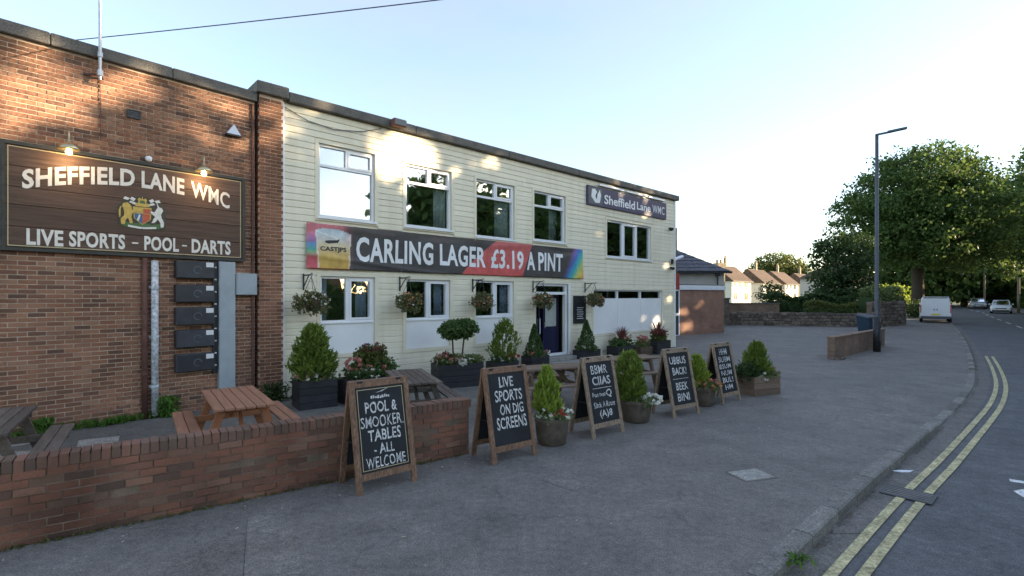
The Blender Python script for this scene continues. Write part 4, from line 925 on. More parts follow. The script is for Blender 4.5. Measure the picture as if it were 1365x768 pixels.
# ------------------------------------------------------------------ planters
def slat_box(t, w, d, h, mat, slats=4, name='box'):
    b = MB(); b.box(-w / 2 + .02, w / 2 - .02, -d / 2 + .02, d / 2 - .02, .0, h - .05); core = b.build(name, mat, t); sh_ = h / slats
    for k in range(slats):
        mb = MB(); z0, z1 = k * sh_ + .004, (k + 1) * sh_ - .004
        mb.box(-w / 2, w / 2, -d / 2, -d / 2 + .022, z0, z1); mb.box(-w / 2, w / 2, d / 2 - .022, d / 2, z0, z1); mb.box(-w / 2, -w / 2 + .022, -d / 2 + .022, d / 2 - .022, z0, z1); mb.box(w / 2 - .022, w / 2, -d / 2 + .022, d / 2 - .022, z0, z1); mb.build('slat', mat, core)
    B1(-w / 2 + .03, w / 2 - .03, -d / 2 + .03, d / 2 - .03, h - .05, h - .03).build('soil', 'soil', t)
def cone_pts(c, r, h, n, rng, p=.9):
    z = rng.random(n) ** 1.25; rad = r * (1 - z) ** p * (1 - .45 * rng.random(n) ** 2) + .01; a = rng.random(n) * 6.283
    lump = 1 + .14 * np.sin(a * 3 + z * 9) + .1 * np.sin(a * 7 - z * 17)
    return np.stack([c[0] + rad * lump * np.cos(a), c[1] + rad * lump * np.sin(a), c[2] + h * z], 1), np.stack([np.cos(a), np.sin(a), 0 * a], 1)
def conifer(t, c, r, h, n, rng, mat, size=.05, up=1.6, p=.75, name='conifer'):
    m = 12; nc = n // m; z = rng.random(nc) ** 1.1; prof = np.minimum(1, z * 5 + .45) * (1 - z) ** p; a = rng.random(nc) * 6.283; ph = rng.random() * 6
    lump = 1 + .16 * np.sin(a * 3 + z * 7 + ph) + .14 * np.sin(a * 5 - z * 13 + ph) + .1 * rng.normal(size=nc)
    rad = r * prof * (1 - .45 * rng.random(nc) ** 1.6) * lump + .006; lean = .06 * r / .3 * rng.normal(size=2)
    C = np.stack([c[0] + rad * np.cos(a) + lean[0] * z, c[1] + rad * np.sin(a) + lean[1] * z, c[2] + h * z], 1); out = np.stack([np.cos(a), np.sin(a), 0 * a], 1) * .9
    tt = rng.random((nc, m, 1)); sp = (out / .9 * .5 + np.array([0, 0, 1.0]))[:, None, :] * tt * r * .42 * (1 - .5 * z)[:, None, None]
    P = (C[:, None, :] + sp + rng.normal(size=(nc, m, 3)) * r * .05).reshape(-1, 3); out = np.repeat(out, m, 0)
    V, F = leaves(P, size, rng, .22, up, out); o = link(name, mesh_np(name, V, F, mat), t)
    MB().tube([(c[0], c[1], c[2] - .1), (c[0], c[1], c[2] + h * .8)], [.02, .005], 6).build('stem', 'bark', o); return o
def mound(t, blobs, n, per, rc, size, mat, rng, name='foliage', asp=.55, up=.3):
    P = crown_points(blobs, n, per, rc, rng, .5); V, F = leaves(P, size, rng, asp, up); return link(name, mesh_np(name, V, F, mat), t)
def flowers(t, blobs, n, mat, rng, size=.026):
    P = crown_points(blobs, n, 5, .014, rng, .12); V, F = leaves(P, size, rng, .9, .3); return tag(link('flowers', mesh_np('flowers', V, F, mat), t), kind='stuff')
def plbox(loc, rz, lab, w, d, h, mat, slats=4): t = thing('planter', lab, 'planter', (loc[0], loc[1], .0), rz); slat_box(t, w, d, h, mat, slats); return t
rg = np.random.default_rng
t = plbox((-3.98, 10.32), F_A - .12, 'black box planter with broad green conifer next to the brick pier', .72, .62, .56, 'planter_black'); r = rg(11)
conifer(t, (0, 0, .56), .42, 1.0, 6500, r, 'leaf_conifer', .062, 1.2, .62); mound(t, [(0, -.05, .6, .36, .3, .1)], 90, 8, .05, .035, 'leaf_mixed', r); flowers(t, [(0, -.1, .63, .36, .27, .1)], 18, 'petal_white', r, .035); flowers(t, [(-.1, -.1, .63, .3, .27, .1)], 16, 'petal_pink', r, .03)
t = plbox((-3.08, 10.85), F_A, 'dark box planter of mixed shrubs and pink blooms behind the POOL & chalkboard', 1.05, .55, .52, 'planter_black'); r = rg(12)
mound(t, [(0, 0, .62, .5, .3, .2), (.3, 0, .68, .35, .25, .22)], 170, 9, .06, .045, 'leaf_box', r); mound(t, [(.12, .05, .9, .36, .25, .26)], 170, 8, .05, .04, 'leaf_olive', r, up=1); mound(t, [(.2, .05, 1.08, .28, .2, .15)], 40, 7, .03, .03, 'leaf_red', r, up=1)
flowers(t, [(-.35, -.1, .82, .16, .16, .12)], 26, 'petal_pink', r, .036); flowers(t, [(.1, -.15, .72, .3, .15, .1)], 14, 'petal_pink', r, .03); flowers(t, [(0, -.2, .6, .4, .15, .1)], 12, 'petal_white', r, .025)
t = plbox((-1.36, 12.7), F_A - .25, 'large black planter with a two-headed clipped standard and low flowers', 1.15, .62, .58, 'planter_black'); r = rg(13)
for x, z, rr in ((-.13, 1.38, .3), (.2, 1.42, .3)):
    MB().tube([(x * .6, 0, .5), (x * .8, .02, .9), (x, 0, 1.3)], [.028, .022, .02], 8).build('trunk', 'bark', t)
    P = crown_points([(x, 0, z, rr, rr, rr * .78)], 260, 9, .04, r, .3); V, F = leaves(P, .035, r, .6); link('clipped_head', mesh_np('clipped_head', V, F, 'leaf_box'), t)
mound(t, [(-.2, -.05, .66, .42, .28, .14), (.35, -.05, .64, .3, .28, .12)], 170, 8, .05, .035, 'leaf_mixed', r); mound(t, [(-.35, -.05, .72, .25, .2, .13)], 40, 7, .04, .03, 'leaf_red', r); flowers(t, [(-.2, -.12, .72, .42, .26, .12)], 34, 'petal_pink', r, .03); flowers(t, [(.02, -.3, .62, .08, .08, .09)], 16, 'petal_white', r, .034)
t = plbox((-.27, 14.35), F_A, 'dark planter with a tall pale green conifer under the third lower window', .8, .5, .42, 'planter_black'); r = rg(14)
conifer(t, (0, 0, .45), .4, 1.05, 2600, r, 'leaf_conifer', .06, p=.5); mound(t, [(0, -.05, .48, .42, .26, .14)], 120, 8, .05, .035, 'leaf_box', r); flowers(t, [(.2, -.12, .55, .3, .2, .1)], 24, 'petal_red', r, .032); flowers(t, [(-.1, -.15, .52, .3, .2, .1)], 18, 'petal_white', r, .03)
t = plbox((.72, 15.7), F_A, 'dark planter with a clipped cone and pink flowers left of the entrance', .78, .45, .42, 'planter_black'); r = rg(15)
P, o = cone_pts((-.05, .0, .42), .3, .95, 2600, r); V, F = leaves(P, .03, r, .6); link('clipped_cone', mesh_np('clipped_cone', V, F, 'leaf_box'), t); mound(t, [(0, -.05, .46, .38, .22, .1)], 90, 8, .045, .03, 'leaf_mixed', r); flowers(t, [(0, -.1, .52, .38, .2, .1)], 30, 'petal_pink', r, .03); flowers(t, [(.25, -.1, .52, .2, .2, .08)], 12, 'petal_white', r, .03)
t = plbox((2.55, 17.45), F_A, 'black planter with a clipped cone below the small menu board', .95, .45, .42, 'planter_black'); r = rg(16)
P, o = cone_pts((-.02, .0, .42), .34, 1.0, 2600, r); V, F = leaves(P, .032, r, .6); link('clipped_cone', mesh_np('clipped_cone', V, F, 'leaf_box'), t); mound(t, [(0, -.05, .47, .46, .22, .12)], 90, 8, .045, .035, 'leaf_mixed', r); flowers(t, [(0, -.15, .54, .35, .15, .08)], 10, 'petal_white', r, .035)
def cordyline(t, c, n, L, r, mat):
    V = []; F = []
    for k in range(n):
        a = r.random() * 6.283; e = .5 + 1.0 * r.random(); d = np.array([math.cos(a) * math.cos(e), math.sin(a) * math.cos(e), math.sin(e)]); s = np.array([-math.sin(a), math.cos(a), 0]) * .014
        b = len(V); p = np.array(c); m = p + d * L * .6; q = p + d * L - np.array([0, 0, .12 * L])
        V += [p - s, p + s, m + s * 1.3, m - s * 1.3, q]; F += [(b, b + 1, b + 2, b + 3), (b + 3, b + 2, b + 4, b + 4)]
    me = bpy.data.meshes.new('spiky_plant'); me.from_pydata([tuple(v) for v in V], [], [f if f[2] != f[3] else f[:3] for f in F]); me.materials.append(MATS[mat]); return link('spiky_plant', me, t)
t = plbox((4.02, 18.85), F_A, 'black planter of green mounds and a dark spiky plant below the white panels', 1.1, .5, .42, 'planter_black'); r = rg(17)
mound(t, [(-.25, 0, .52, .32, .26, .2), (.28, 0, .5, .28, .24, .17)], 200, 8, .04, .035, 'leaf_box', r); cordyline(t, (.1, .05, .5), 46, .75, r, 'leaf_red'); flowers(t, [(.3, 0, .72, .25, .2, .12)], 30, 'petal_pink', r, .035)
t = plbox((4.9, 19.3), F_A, 'low brown planter between the two black spiky-plant planters', .8, .4, .34, 'planter_brown'); r = rg(18)
mound(t, [(0, 0, .44, .36, .22, .18)], 120, 8, .045, .035, 'leaf_mixed', r); flowers(t, [(0, 0, .6, .3, .2, .14)], 34, 'petal_pink', r, .04)
t = plbox((5.75, 20.1), F_A, 'black planter with red leaves and spiky plant at the far cream wall corner', 1.0, .5, .5, 'planter_black'); r = rg(19)
mound(t, [(0, 0, .62, .42, .26, .2)], 150, 8, .045, .035, 'leaf_olive', r); cordyline(t, (.0, .05, .6), 46, .8, r, 'leaf_red'); mound(t, [(0, 0, .8, .45, .26, .16)], 60, 8, .045, .04, 'leaf_red', r); flowers(t, [(0, 0, .8, .4, .2, .12)], 16, 'petal_orange', r, .035)
# pots along the pavement
def pot(loc, lab, rr, h): 
    t = thing('plant_pot', lab, 'plant pot', (loc[0], loc[1], 0)); MB().lathe([(rr * .78, 0), (rr * .86, .02), (rr * .97, h * .45), (rr * 1.0, h * .8), (rr * 1.05, h * .86), (rr * 1.05, h), (rr * .93, h), (rr * .92, h - .05)], 24).build('pot', 'stone_pot', t, True); MB().lathe([(.0, h - .06), (rr * .92, h - .06), (rr * .9, h - .045), (0, h - .04)], 20).build('soil', 'soil', t); return t
t = pot((.6, 7.72), 'round stone pot with lime conifer and cream flowers beside LIVE SPORTS board', .25, .4); r = rg(21)
conifer(t, (-.05, .03, .42), .2, .68, 2600, r, 'leaf_lime', .055, 2.2, .55); mound(t, [(0, -.03, .44, .25, .25, .1)], 120, 8, .04, .026, 'leaf_mixed', r); flowers(t, [(.03, -.08, .47, .27, .22, .1)], 40, 'petal_white', r, .022); flowers(t, [(.08, -.15, .46, .12, .1, .07)], 10, 'petal_red', r, .024)
t = pot((2.2, 9.1), 'round stone pot with dark bushy conifer and white daisies', .27, .38); r = rg(22)
conifer(t, (-.12, .02, .36), .3, .8, 3800, r, 'leaf_conifer', .055, 1.2, .4); mound(t, [(.1, -.1, .38, .2, .2, .1)], 60, 8, .04, .026, 'leaf_mixed', r); flowers(t, [(.25, -.15, .42, .17, .15, .09)], 60, 'petal_white', r, .024)
t = pot((3.9, 10.45), 'round stone pot with lime conifer before the board crowded with faded chalk rows', .24, .38); r = rg(23)
conifer(t, (-.14, .0, .36), .22, .62, 2400, r, 'leaf_lime', .055, 1.6, .5); mound(t, [(.05, -.05, .4, .22, .22, .1)], 80, 8, .04, .026, 'leaf_mixed', r); flowers(t, [(.08, -.1, .45, .24, .2, .1)], 30, 'petal_orange', r, .024); flowers(t, [(.08, -.1, .45, .24, .2, .1)], 14, 'petal_pink', r, .024)
t = plbox((5.62, 11.72), F_A - .35, 'square wooden box planter with green conifer at the car park edge', .8, .55, .42, 'worn_wood', 3); r = rg(24)
conifer(t, (.0, .05, .42), .3, .7, 3600, r, 'leaf_conifer', .055, 1.3, .6); mound(t, [(-.3, 0, .5, .28, .28, .22)], 120, 8, .05, .035, 'leaf_dark', r); mound(t, [(.1, -.1, .44, .36, .22, .1)], 100, 8, .045, .03, 'leaf_mixed', r); flowers(t, [(.28, -.1, .5, .18, .2, .1)], 30, 'petal_pink', r, .03); flowers(t, [(-.05, -.25, .42, .15, .08, .08)], 12, 'petal_white', r, .03)

# ------------------------------------------------------------------ street: lamp, walls, bin, gully, litter
lp = thing('street_lamp', 'tall slim dark street lamp post at the edge of the pavement', 'street lamp', (14.68, 20.6, 0))
MB().tube([(0, 0, 0), (0, 0, 1.35)], [.13, .13], 14).build('base', 'dark_metal', lp, True); MB().tube([(0, 0, 1.34), (0, 0, 1.42), (0, 0, 8.75)], [.12, .075, .06], 12).build('pole', 'lamp_grey', lp, True)
MB().bar((-.05, .0, 8.72), (.45, -.25, 8.78), .09, .07).build('bracket', 'lamp_grey', lp)
MB().bar((.3, -.17, 8.78), (.85, -.46, 8.85), .2, .07).build('lamp_head', 'lamp_grey', lp); B1(.02, .1, -.135, -.12, .45, .9).build('access_door', 'lamp_grey', lp)
rw = thing('low_brick_wall', 'short low brick wall behind the street lamp at the car park entrance', 'wall', (11.4, 18.1, 0), math.atan2(4.87, 5.33))
B1(0, 7.2, 0, .22, -.1, .72).build('wall', 'boundary_brick', rw); B1(-.02, 7.22, -.02, .24, .721, .79, bev=.01).build('coping', 'boundary_brick', rw)
mb = MB()
for k in range(14): a = random.random() * 6.28; x = -.35 + .6 * random.random(); y = -.3 + .4 * random.random(); mb.box(x, x + .06 + .1 * random.random(), y, y + .1, 0, .02 + .06 * random.random())
tag(mb.build('rubble', 'stone', rw), kind='stuff')
bi = thing('grit_bin', 'blue-grey lidded grit bin beyond the low wall by the lamp', 'bin', (21.3, 30.6, gz(30.6)), .4)
MB().add([(-.45, -.3, 0), (.45, -.3, 0), (.45, .3, 0), (-.45, .3, 0), (-.55, -.38, .85), (.55, -.38, .85), (.55, .38, 1.0), (-.55, .38, 1.0)], [(3, 2, 1, 0), (4, 5, 6, 7), (0, 1, 5, 4), (1, 2, 6, 5), (2, 3, 7, 6), (3, 0, 4, 7)]).build('body', 'bin_blue', bi)
MB().add([(-.59, -.42, .855), (.59, -.42, .855), (.59, .42, 1.01), (-.59, .42, 1.01), (-.57, -.4, .92), (.57, -.4, .92), (.57, .4, 1.09), (-.57, .4, 1.09)], [(3, 2, 1, 0), (4, 5, 6, 7), (0, 1, 5, 4), (1, 2, 6, 5), (2, 3, 7, 6), (3, 0, 4, 7)]).build('lid', 'lamp_grey', bi)
# rough stone wall at the back of the car park
def stone_wall(name, lab, p, q, h, courses, mat='stone', cap=True):
    p = Vector(p); q = Vector(q); d = q - p; L = d.length; t = thing(name, lab, 'wall', (p.x, p.y, gz(p.y) - .05), math.atan2(d.y, d.x)); t.rotation_euler.y = -math.atan2(gz(q.y) - gz(p.y), L)
    B1(0, L, .06, .36, -.2, h - .06).build('wall_core', 'dark_mortar', t); mb = MB(); z = 0
    for k in range(courses):
        hh = h / courses; x = 0
        while x < L:
            w = random.uniform(.25, .6); e = random.uniform(-.03, .03); mb.box(x + .012, min(L, x + w) - .012, e, .4 + e, z + .01, z + hh - .01 + (random.uniform(-.02, .07) if k == courses - 1 else 0), bev=.02); x += w
        z += hh
    tag(mb.build('stonework', mat, t), kind='stuff'); return t
stone_wall('stone_wall', 'low rough stone wall along the back of the car park', (13.6, 37.4), (24.3, 34.6), .98, 5)
stone_wall('stone_wall', 'taller stone wall with bushes behind, next to the pavement', (24.35, 34.55), (28.2, 36.6), 1.75, 8)
gw = thing('garden_wall', 'brown rendered garden wall behind the rough stone wall', 'wall', (15.4, 40.0, gz(40)), -.12)
B1(0, 5.2, 0, .2, -.2, 1.45).build('wall', 'boundary_brick', gw); B1(-.05, 5.25, -.05, .25, 1.452, 1.52).build('coping', 'coping', gw)
t = thing('gate_pillar', 'square grey stone pillar beside the red brick annexe', 'pillar', (15.2, 37.0, gz(37)), -.2)
B1(-.42, .42, -.3, .3, -.1, 1.85).build('shaft', 'stone', t); B1(-.48, .48, -.36, .36, 1.852, 1.95, bev=.02).build('cap', 'coping', t)
# gully grate across the yellow lines
gp = GC - KN[ig] * .08
gr = thing('drain_grate', 'slotted iron gully grate by the kerb crossing the yellow lines', 'drain', (gp.x, gp.y, -.092), math.atan2(KD.y, KD.x))
mb = MB(); mb.box(-.19, .19, -.24, -.21, .0, .011); mb.box(-.19, .19, .21, .24, 0, .011); mb.box(-.19, -.16, -.21, .21, 0, .011); mb.box(.16, .19, -.21, .21, 0, .011); mb.build('frame', 'dark_metal', gr)
for k in range(5): B1(-.128 + k * .064 - .014, -.128 + k * .064 + .014, -.209, .209, .003, .013).build('bar', 'grate_iron', gr)
B1(-.16, .16, -.21, .21, -.004, .002).build('pit_shade', 'rubber', gr)  # black plate stands in for the shaded hole under the bars
t = thing('inspection_cover', 'pale concrete inspection cover set in the pavement', 'manhole cover', (2.98, 6.33, .0), .3)
mb = MB(); rect_frame(mb, -.27, .27, -.18, .18, 0, 1, .03); B1(-.24, .2, -.15, .17, .0, .008, bev=.003).build('cover', 'concrete', t); B1(-.27, .23, -.18, .2, -.01, .0055).build('frame', 'coping', t)
t = thing('plastic_strip', 'bent white plastic strip lying in the gutter', 'litter', (5.15, 6.72, -.098), .2)
MB().tube([(-.13, .05, .008), (-.06, .0, .012), (.04, -.02, .01), (.14, -.0, .012)], [.006, .02, .02, .004], 6).build('strip', 'alarm_white', t)
rng = rg(31); n = 70; P = []
for k in range(n):
    u = rng.random() * 5.2 - .3; v = .05 + abs(rng.normal()) * .35 if k < 50 else .3 + 2.5 * rng.random(); p = wal(u, v); P.append((p.x, p.y, .008))
for k in range(26): x = rng.random() * 8; P.append((x, x * .9 + 3.2 + 2.5 * rng.random(), .008))
P = np.array(P); V, F = leaves(P, .022, rng, .5); V[:, 2] = .004 + np.abs(V[:, 2] - .008) * .35; tag(link('fallen_leaves', mesh_np('fallen_leaves', V, F, 'dead_leaf')), 'scattered pale leaf scraps on the tarmac by the wall', 'leaf litter', kind='stuff')
# weeds at wall bases
def weeds(name, lab, pts, size, rng, mat='weed', up=1.4):
    V, F = leaves(np.array(pts), size, rng, .35, up); V[:, 2] = np.maximum(V[:, 2], .002); return tag(link(name, mesh_np(name, V, F, mat)), lab, 'weeds', kind='stuff')
rng = rg(32); P = []
for k in range(480):
    u = -4.2 + 2.6 * rng.random(); p = brk(u, .03 + abs(rng.normal()) * .07); P.append((p.x, p.y, .02 + .1 * rng.random()))
for c, hh, w, m in ((-3.35, .24, .16, 420), (-1.6, .34, .12, 500), (-2.5, .1, .3, 150)):
    for k in range(m): p = brk(c + rng.normal() * w * .6, .08 + abs(rng.normal()) * .08); P.append((p.x, p.y, .03 + hh * rng.random() ** 1.5))
weeds('wall_weeds', 'green weeds growing along the foot of the brick building', P, .045, rng)
P = []
for k in range(600): p = fac(-.25 + rng.normal() * .18, .2 + abs(rng.normal()) * .1); P.append((p.x, p.y, .05 + .35 * rng.random() ** 1.5))
weeds('ivy_weeds', 'dark weeds at the foot of the brick pier', P, .045, rng, 'leaf_dark', .3)
P = []
for k in range(420): p = wal(-.4 + 5 * rng.random(), .02 + .03 * rng.random()); P.append((p.x, p.y, .01 + .02 * rng.random()))
weeds('wall_moss', 'thin moss and grass along the pavement foot of the low wall', P, .022, rng, 'leaf_olive', .8)
kt = off(kidx(4.15), .03); P = []
for k in range(60): P.append((2.38 + rng.normal() * .05, 4.27 + rng.normal() * .05, -.07 + .1 * rng.random()))
weeds('kerb_grass', 'tuft of grass growing out of the kerb by the road', P, .042, rng)
P = []
for k in range(2600):
    i = int(kidx(-2) + rng.random() * (kidx(17) - kidx(-2))); f = rng.random(); p = off(i, .02 + abs(rng.normal()) * .035) * (1 - f) + off(i + 1, .02 + abs(rng.normal()) * .035) * f
    if math.sin(p.x * 2.1) + math.sin(p.x * 5.3) > -.5: P.append((p.x, p.y, -.088))
V, F = leaves(np.array(P), .013, rng, .6); V[:, 2] = -.09 + np.abs(V[:, 2] + .088) * .5
leaf_mat('gutter_dirt', (.05, .04, .025), (.13, .11, .06), .1); tag(link('gutter_debris', mesh_np('gutter_debris', V, F, 'gutter_dirt')), 'brown grit and leaf crumbs gathered along the foot of the kerb', 'debris', kind='stuff')
# overhead wire and its pole across the road
wp = thing('telegraph_pole', 'wooden telegraph pole across the road carrying the overhead wire', 'pole', (14.3, 3.15, 0))
MB().tube([(0, 0, -.2), (0, 0, 6.4)], [.15, .11], 12).build('pole', 'telegraph_wood', wp); B1(-.6, .6, -.05, .05, 5.95, 6.06).build('crossarm', 'telegraph_wood', wp)
wr = thing('overhead_wire', 'thin black overhead wire running up from the brick parapet', 'wire', (-7.75, 8.95, 6.36)); a = Vector((0, 0, 0)); b = Vector((14.3 + 7.75, 3.15 - 8.95, 6.1 - 6.36))
MB().tube([a, Vector((.02, 0, .32)) + (b - a) * .002] + [a + Vector((0, 0, .32)) + (b - a - Vector((0, 0, .32))) * (k / 14) - Vector((0, 0, .16 * 4 * (k / 14) * (1 - k / 14))) for k in range(1, 15)], .008, 6).build('wire', 'lamp_grey', wr)

# ------------------------------------------------------------------ annexe, slate house, far houses
an = thing('annexe', 'flat-roofed red brick annexe with white fascia beside the car park', 'building', (8.98, 28.3, 0), .55)
B1(.42, 4.3, 0, 3.2, -.1, 2.6).build('wall', 'annexe_brick', an); B1(.36, 4.38, -.07, 3.3, 2.602, 2.86, bev=.01).build('fascia', 'upvc', an); B1(.4, 4.34, 0, 3.25, 2.862, 2.92).build('roof', 'coping', an)
mb = MB(); rect_frame(mb, -.08, .41, .02, 2.6, -.02, .1, .07); mb.box(-.01, .34, -.015, .09, 1.15, 1.3); d = mb.build('glazed_door', 'upvc', an); B1(-.01, .34, .03, .045, .09, 1.15).build('pane', 'dark_glazing', d); B1(-.01, .34, .03, .045, 1.3, 2.53).build('pane', 'dark_glazing', d)
B1(-.15, .34, -.05, .3, 2.62, 3.5).build('red_panel', 'red_paint', an); B1(-2.4, .62, .35, 2.2, -.1, 6.1).build('stair_tower', 'boundary_brick', an)
def hip_house(name, lab, loc, rz, w, d, e, rh, wallm, roofm, hip=True, wins=(), chim=(), group=None, eav=.35):
    t = thing(name, lab, 'house', loc, rz, group); B1(0, w, 0, d, -.8, e).build('wall', wallm, t); k = eav; i = d / 2 if hip else -.0
    A = [(-k, -k, e), (w + k, -k, e), (w + k, d + k, e), (-k, d + k, e), (i - (0 if hip else k), d / 2, e + rh), (w - i + (0 if hip else k), d / 2, e + rh)]
    r = MB().add(A, [(0, 1, 5, 4), (1, 2, 5), (2, 3, 4, 5), (3, 0, 4), (3, 2, 1, 0)]).build('roof', roofm, t)
    B1(-k - .03, w + k + .03, -k - .06, -k + .0, e - .12, e + .02).build('gutter', 'dark_metal', r)
    # tile courses as raised rows on the two long slopes
    mb = MB(); nrow = 9; sl = rh / (d / 2 + k)
    for s in range(nrow):
        t0 = s / nrow; t1 = (s + 1) / nrow + .02
        def row(tt, up): 
            y = -k + (d / 2 + k) * tt; inset = (i + k) * tt if hip else 0
            return (-k + inset, y, e + rh * tt + up), (w + k - inset, y, e + rh * tt + up)
        a0, b0 = row(t0, .05); a1, b1 = row(min(t1, 1), .012); mb.add([a0, b0, b1, a1], [(0, 1, 2, 3)])
    mb.build('tile_courses', roofm, r)
    for x0, x1, z0, z1 in wins:
        mb = MB(); rect_frame(mb, x0, x1, z0, z1, -.06, .02, .08); mb.box((x0 + x1) / 2 - .04, (x0 + x1) / 2 + .04, -.055, .015, z0 + .08, z1 - .08); f = mb.build('window', 'upvc', t); B1(x0 + .08, x1 - .08, -.02, -.005, z0 + .08, z1 - .08).build('pane', 'dark_glazing', f)
    for x, y, z0, z1, s in chim:
        c = B1(x - s, x + s, y - s * .7, y + s * .7, z0, z1).build('chimney', 'chimney_brick', r)
        for q in (-.5, .5): MB().lathe([(.14, 0), (.12, .45)], 8, (x + q * s, y, z1)).build('chimney_pot', 'chimney_brick', c)
    return t
hip_house('slate_house', 'pale house wing with dark hipped slate roof behind the annexe', (6.4, 34.2, 0), .04, 7.9, 7.0, 3.9, 2.35, 'render_wall', 'slate', True, chim=[(5.6, 6.2, 4.0, 6.3, .32)])
t = thing('downpipe_post', 'dark rainwater pipe on the corner of the slate-roofed house', 'pipe', (13.75, 34.35, 0)); MB().tube([(0, -.12, 0), (0, -.12, 3.75)], .05, 8).box(-.12, .12, -.2, -.02, 3.6, 3.8).build('pipe', 'dark_metal', t)
HW = [(.7, 2.0, 3.4, 4.5), (3.2, 4.5, 3.4, 4.5), (5.9, 7.6, 3.3, 4.5), (.7, 2.3, 1.0, 2.4), (5.7, 7.7, .9, 2.4)]
for (x, y), lab, wm, hp in (((40.8, 95), 'cream house with brown tiled roof, first of the far row, past the slate house', 'house_wall', False), ((53.0, 108), 'cream house with brown tiled roof, second of the far row', 'house_wall', False), ((63.0, 118), 'cream house with brown tiled roof, third of the far row', 'house_wall', False), ((74.0, 128), 'cream house with brown tiled roof, last of the far row, near the dark tree', 'house_wall', False)):
    hip_house('far_house', lab, (x, y, gz(y) - .3), R(45), 9.4, 6.4, 4.55, 3.1, wm, 'roof_tile', hp, HW, [(4.8, 3.2, 7.0, 9.2, .3)], 'row of cream houses beyond the car park')
hip_house('far_house', 'pinkish rendered house half hidden by the dark tree and hedge', (47, 70, gz(70)), R(42), 9, 7, 4.2, 2.6, 'pale_house_wall', 'roof_tile', True, HW, [(4, 3.5, 6, 8, .4)])
for x, y, lab in ((30, -17.5, 'brick house standing opposite the club, its hedge cut low'), (38, -8.5, 'brick house opposite the club next to the row of trees')):  # unseen houses added to keep bright low sky out of window reflections
    hip_house('unseen_house', lab, (x, y, 0), R(135), 8.5, 8, 5.0, 2.6, 'annexe_brick', 'roof_tile', True, HW, [(4, 4, 7, 8.6, .4)], 'unseen houses added across the road for window reflections')
t = thing('chimney_stack', 'tall yellowish chimney stack standing just past the slate roof', 'chimney', (28.5, 70.5, gz(70)), .3)
B1(-.6, .6, -.5, .5, 0, 6.2).build('stack', 'chimney_brick', t); 
for q in (-.3, .3): MB().lathe([(.16, 0), (.13, .5)], 8, (q, 0, 6.2)).build('chimney_pot', 'chimney_brick', t)

# ------------------------------------------------------------------ vehicles
def wheel(t, x, y, r=.32, w=.2):
    s = 1 if y > 0 else -1
    def disc(prof, name, mat, par):
        mb = MB(); mb.lathe(prof, 18); vs = [(x + a, y + s * c, r + b) for a, b, c in mb.v]; return MB().add(vs, mb.f).build(name, mat, par, True)
    ty = disc([(r * .6, -w), (r * .96, -w), (r, -w * .8), (r, -w * .2), (r * .96, 0), (r * .6, 0)], 'wheel', 'rubber', t); disc([(.02, -.02), (r * .58, -.03), (r * .6, .006), (r * .3, .01), (.05, .02)], 'rim', 'galvanised', ty)
def loft(secs, name, mat, t, smooth=True):
    """secs: list of (x, [(y,z)...]) half-rings mirrored in y"""
    vs = []; fs = []; n = None
    for x, h in secs:
        ring = [(x, y, z) for y, z in h] + [(x, -y, z) for y, z in reversed(h)]; n = len(ring); vs += ring
    for i in range(len(secs) - 1):
        for k in range(n): fs.append((i * n + k, (i + 1) * n + k, (i + 1) * n + (k + 1) % n, i * n + (k + 1) % n))
    fs.append(tuple(range(n))); fs.append(tuple((len(secs) - 1) * n + k for k in range(n - 1, -1, -1)))
    return MB().add(vs, fs).build(name, mat, t, smooth)
def shade_flat_edges(o):
    m = o.modifiers.new('edge', 'EDGE_SPLIT'); m.split_angle = R(35)
# van: local +x is its nose
vi = kidx(40); vp = off(vi, -.95); vd = (KP[vi + 4] - KP[vi - 4]).normalized()
van = thing('parked_van', 'white panel van parked half on the pavement with its back doors to us', 'van', (vp.x, vp.y, gz(vp.y)), math.atan2(vd.y, vd.x))
ring = lambda w, zb, zm, zt, tw: [(w * .96, zb), (w, zb + .12), (w, zm), (w * .985, zm + .1), (tw, zt - .1), (tw * .92, zt)]
b = loft([(-2.15, ring(.9, .34, 1.05, 1.86, .8)), (-2.1, ring(.93, .3, 1.05, 1.92, .83)), (-.4, ring(.95, .28, 1.05, 1.95, .84)), (.55, ring(.95, .28, 1.05, 1.9, .83)), (.9, ring(.95, .28, 1.02, 1.62, .82)), (1.35, ring(.94, .28, .95, 1.22, .84)), (2.0, ring(.9, .3, .8, 1.02, .8)), (2.22, ring(.8, .36, .62, .84, .7))], 'body', 'van_white', van); shade_flat_edges(b)
for s in (0, 1):
    xx = (-.83, -.008) if not s else (.008, .83); d = MB().add([(-2.165, a, z) for a, z in ((xx[0], .45), (xx[1], .45), (xx[1] * .93, 1.78), (xx[0] * .93, 1.78))] + [(-2.14, a, z) for a, z in ((xx[0], .45), (xx[1], .45), (xx[1] * .93, 1.78), (xx[0] * .93, 1.78))], [(3, 2, 1, 0), (4, 5, 6, 7), (0, 1, 5, 4), (1, 2, 6, 5), (2, 3, 7, 6), (3, 0, 4, 7)]).build('rear_door', 'van_white', van)
    y = -.12 if not s else .06; B1(-2.185, -2.166, y, y + .06, .95, 1.06).build('handle', 'dark_metal', d)
    y = -.92 if not s else .85; B1(-2.17, -2.05, y, y + .07, .75, 1.35).build('tail_light', 'tail_red', van)
    y = -1.16 if not s else .96; B1(.95, 1.1, y, y + .2, 1.1, 1.32).build('mirror', 'dark_metal', van)
B1(-2.22, -2.06, -.9, .9, .3, .5, bev=.03).build('bumper', 'lamp_grey', van); B1(-2.185, -2.166, -.26, .26, .58, .69).build('number_plate', 'plate_yellow', van)
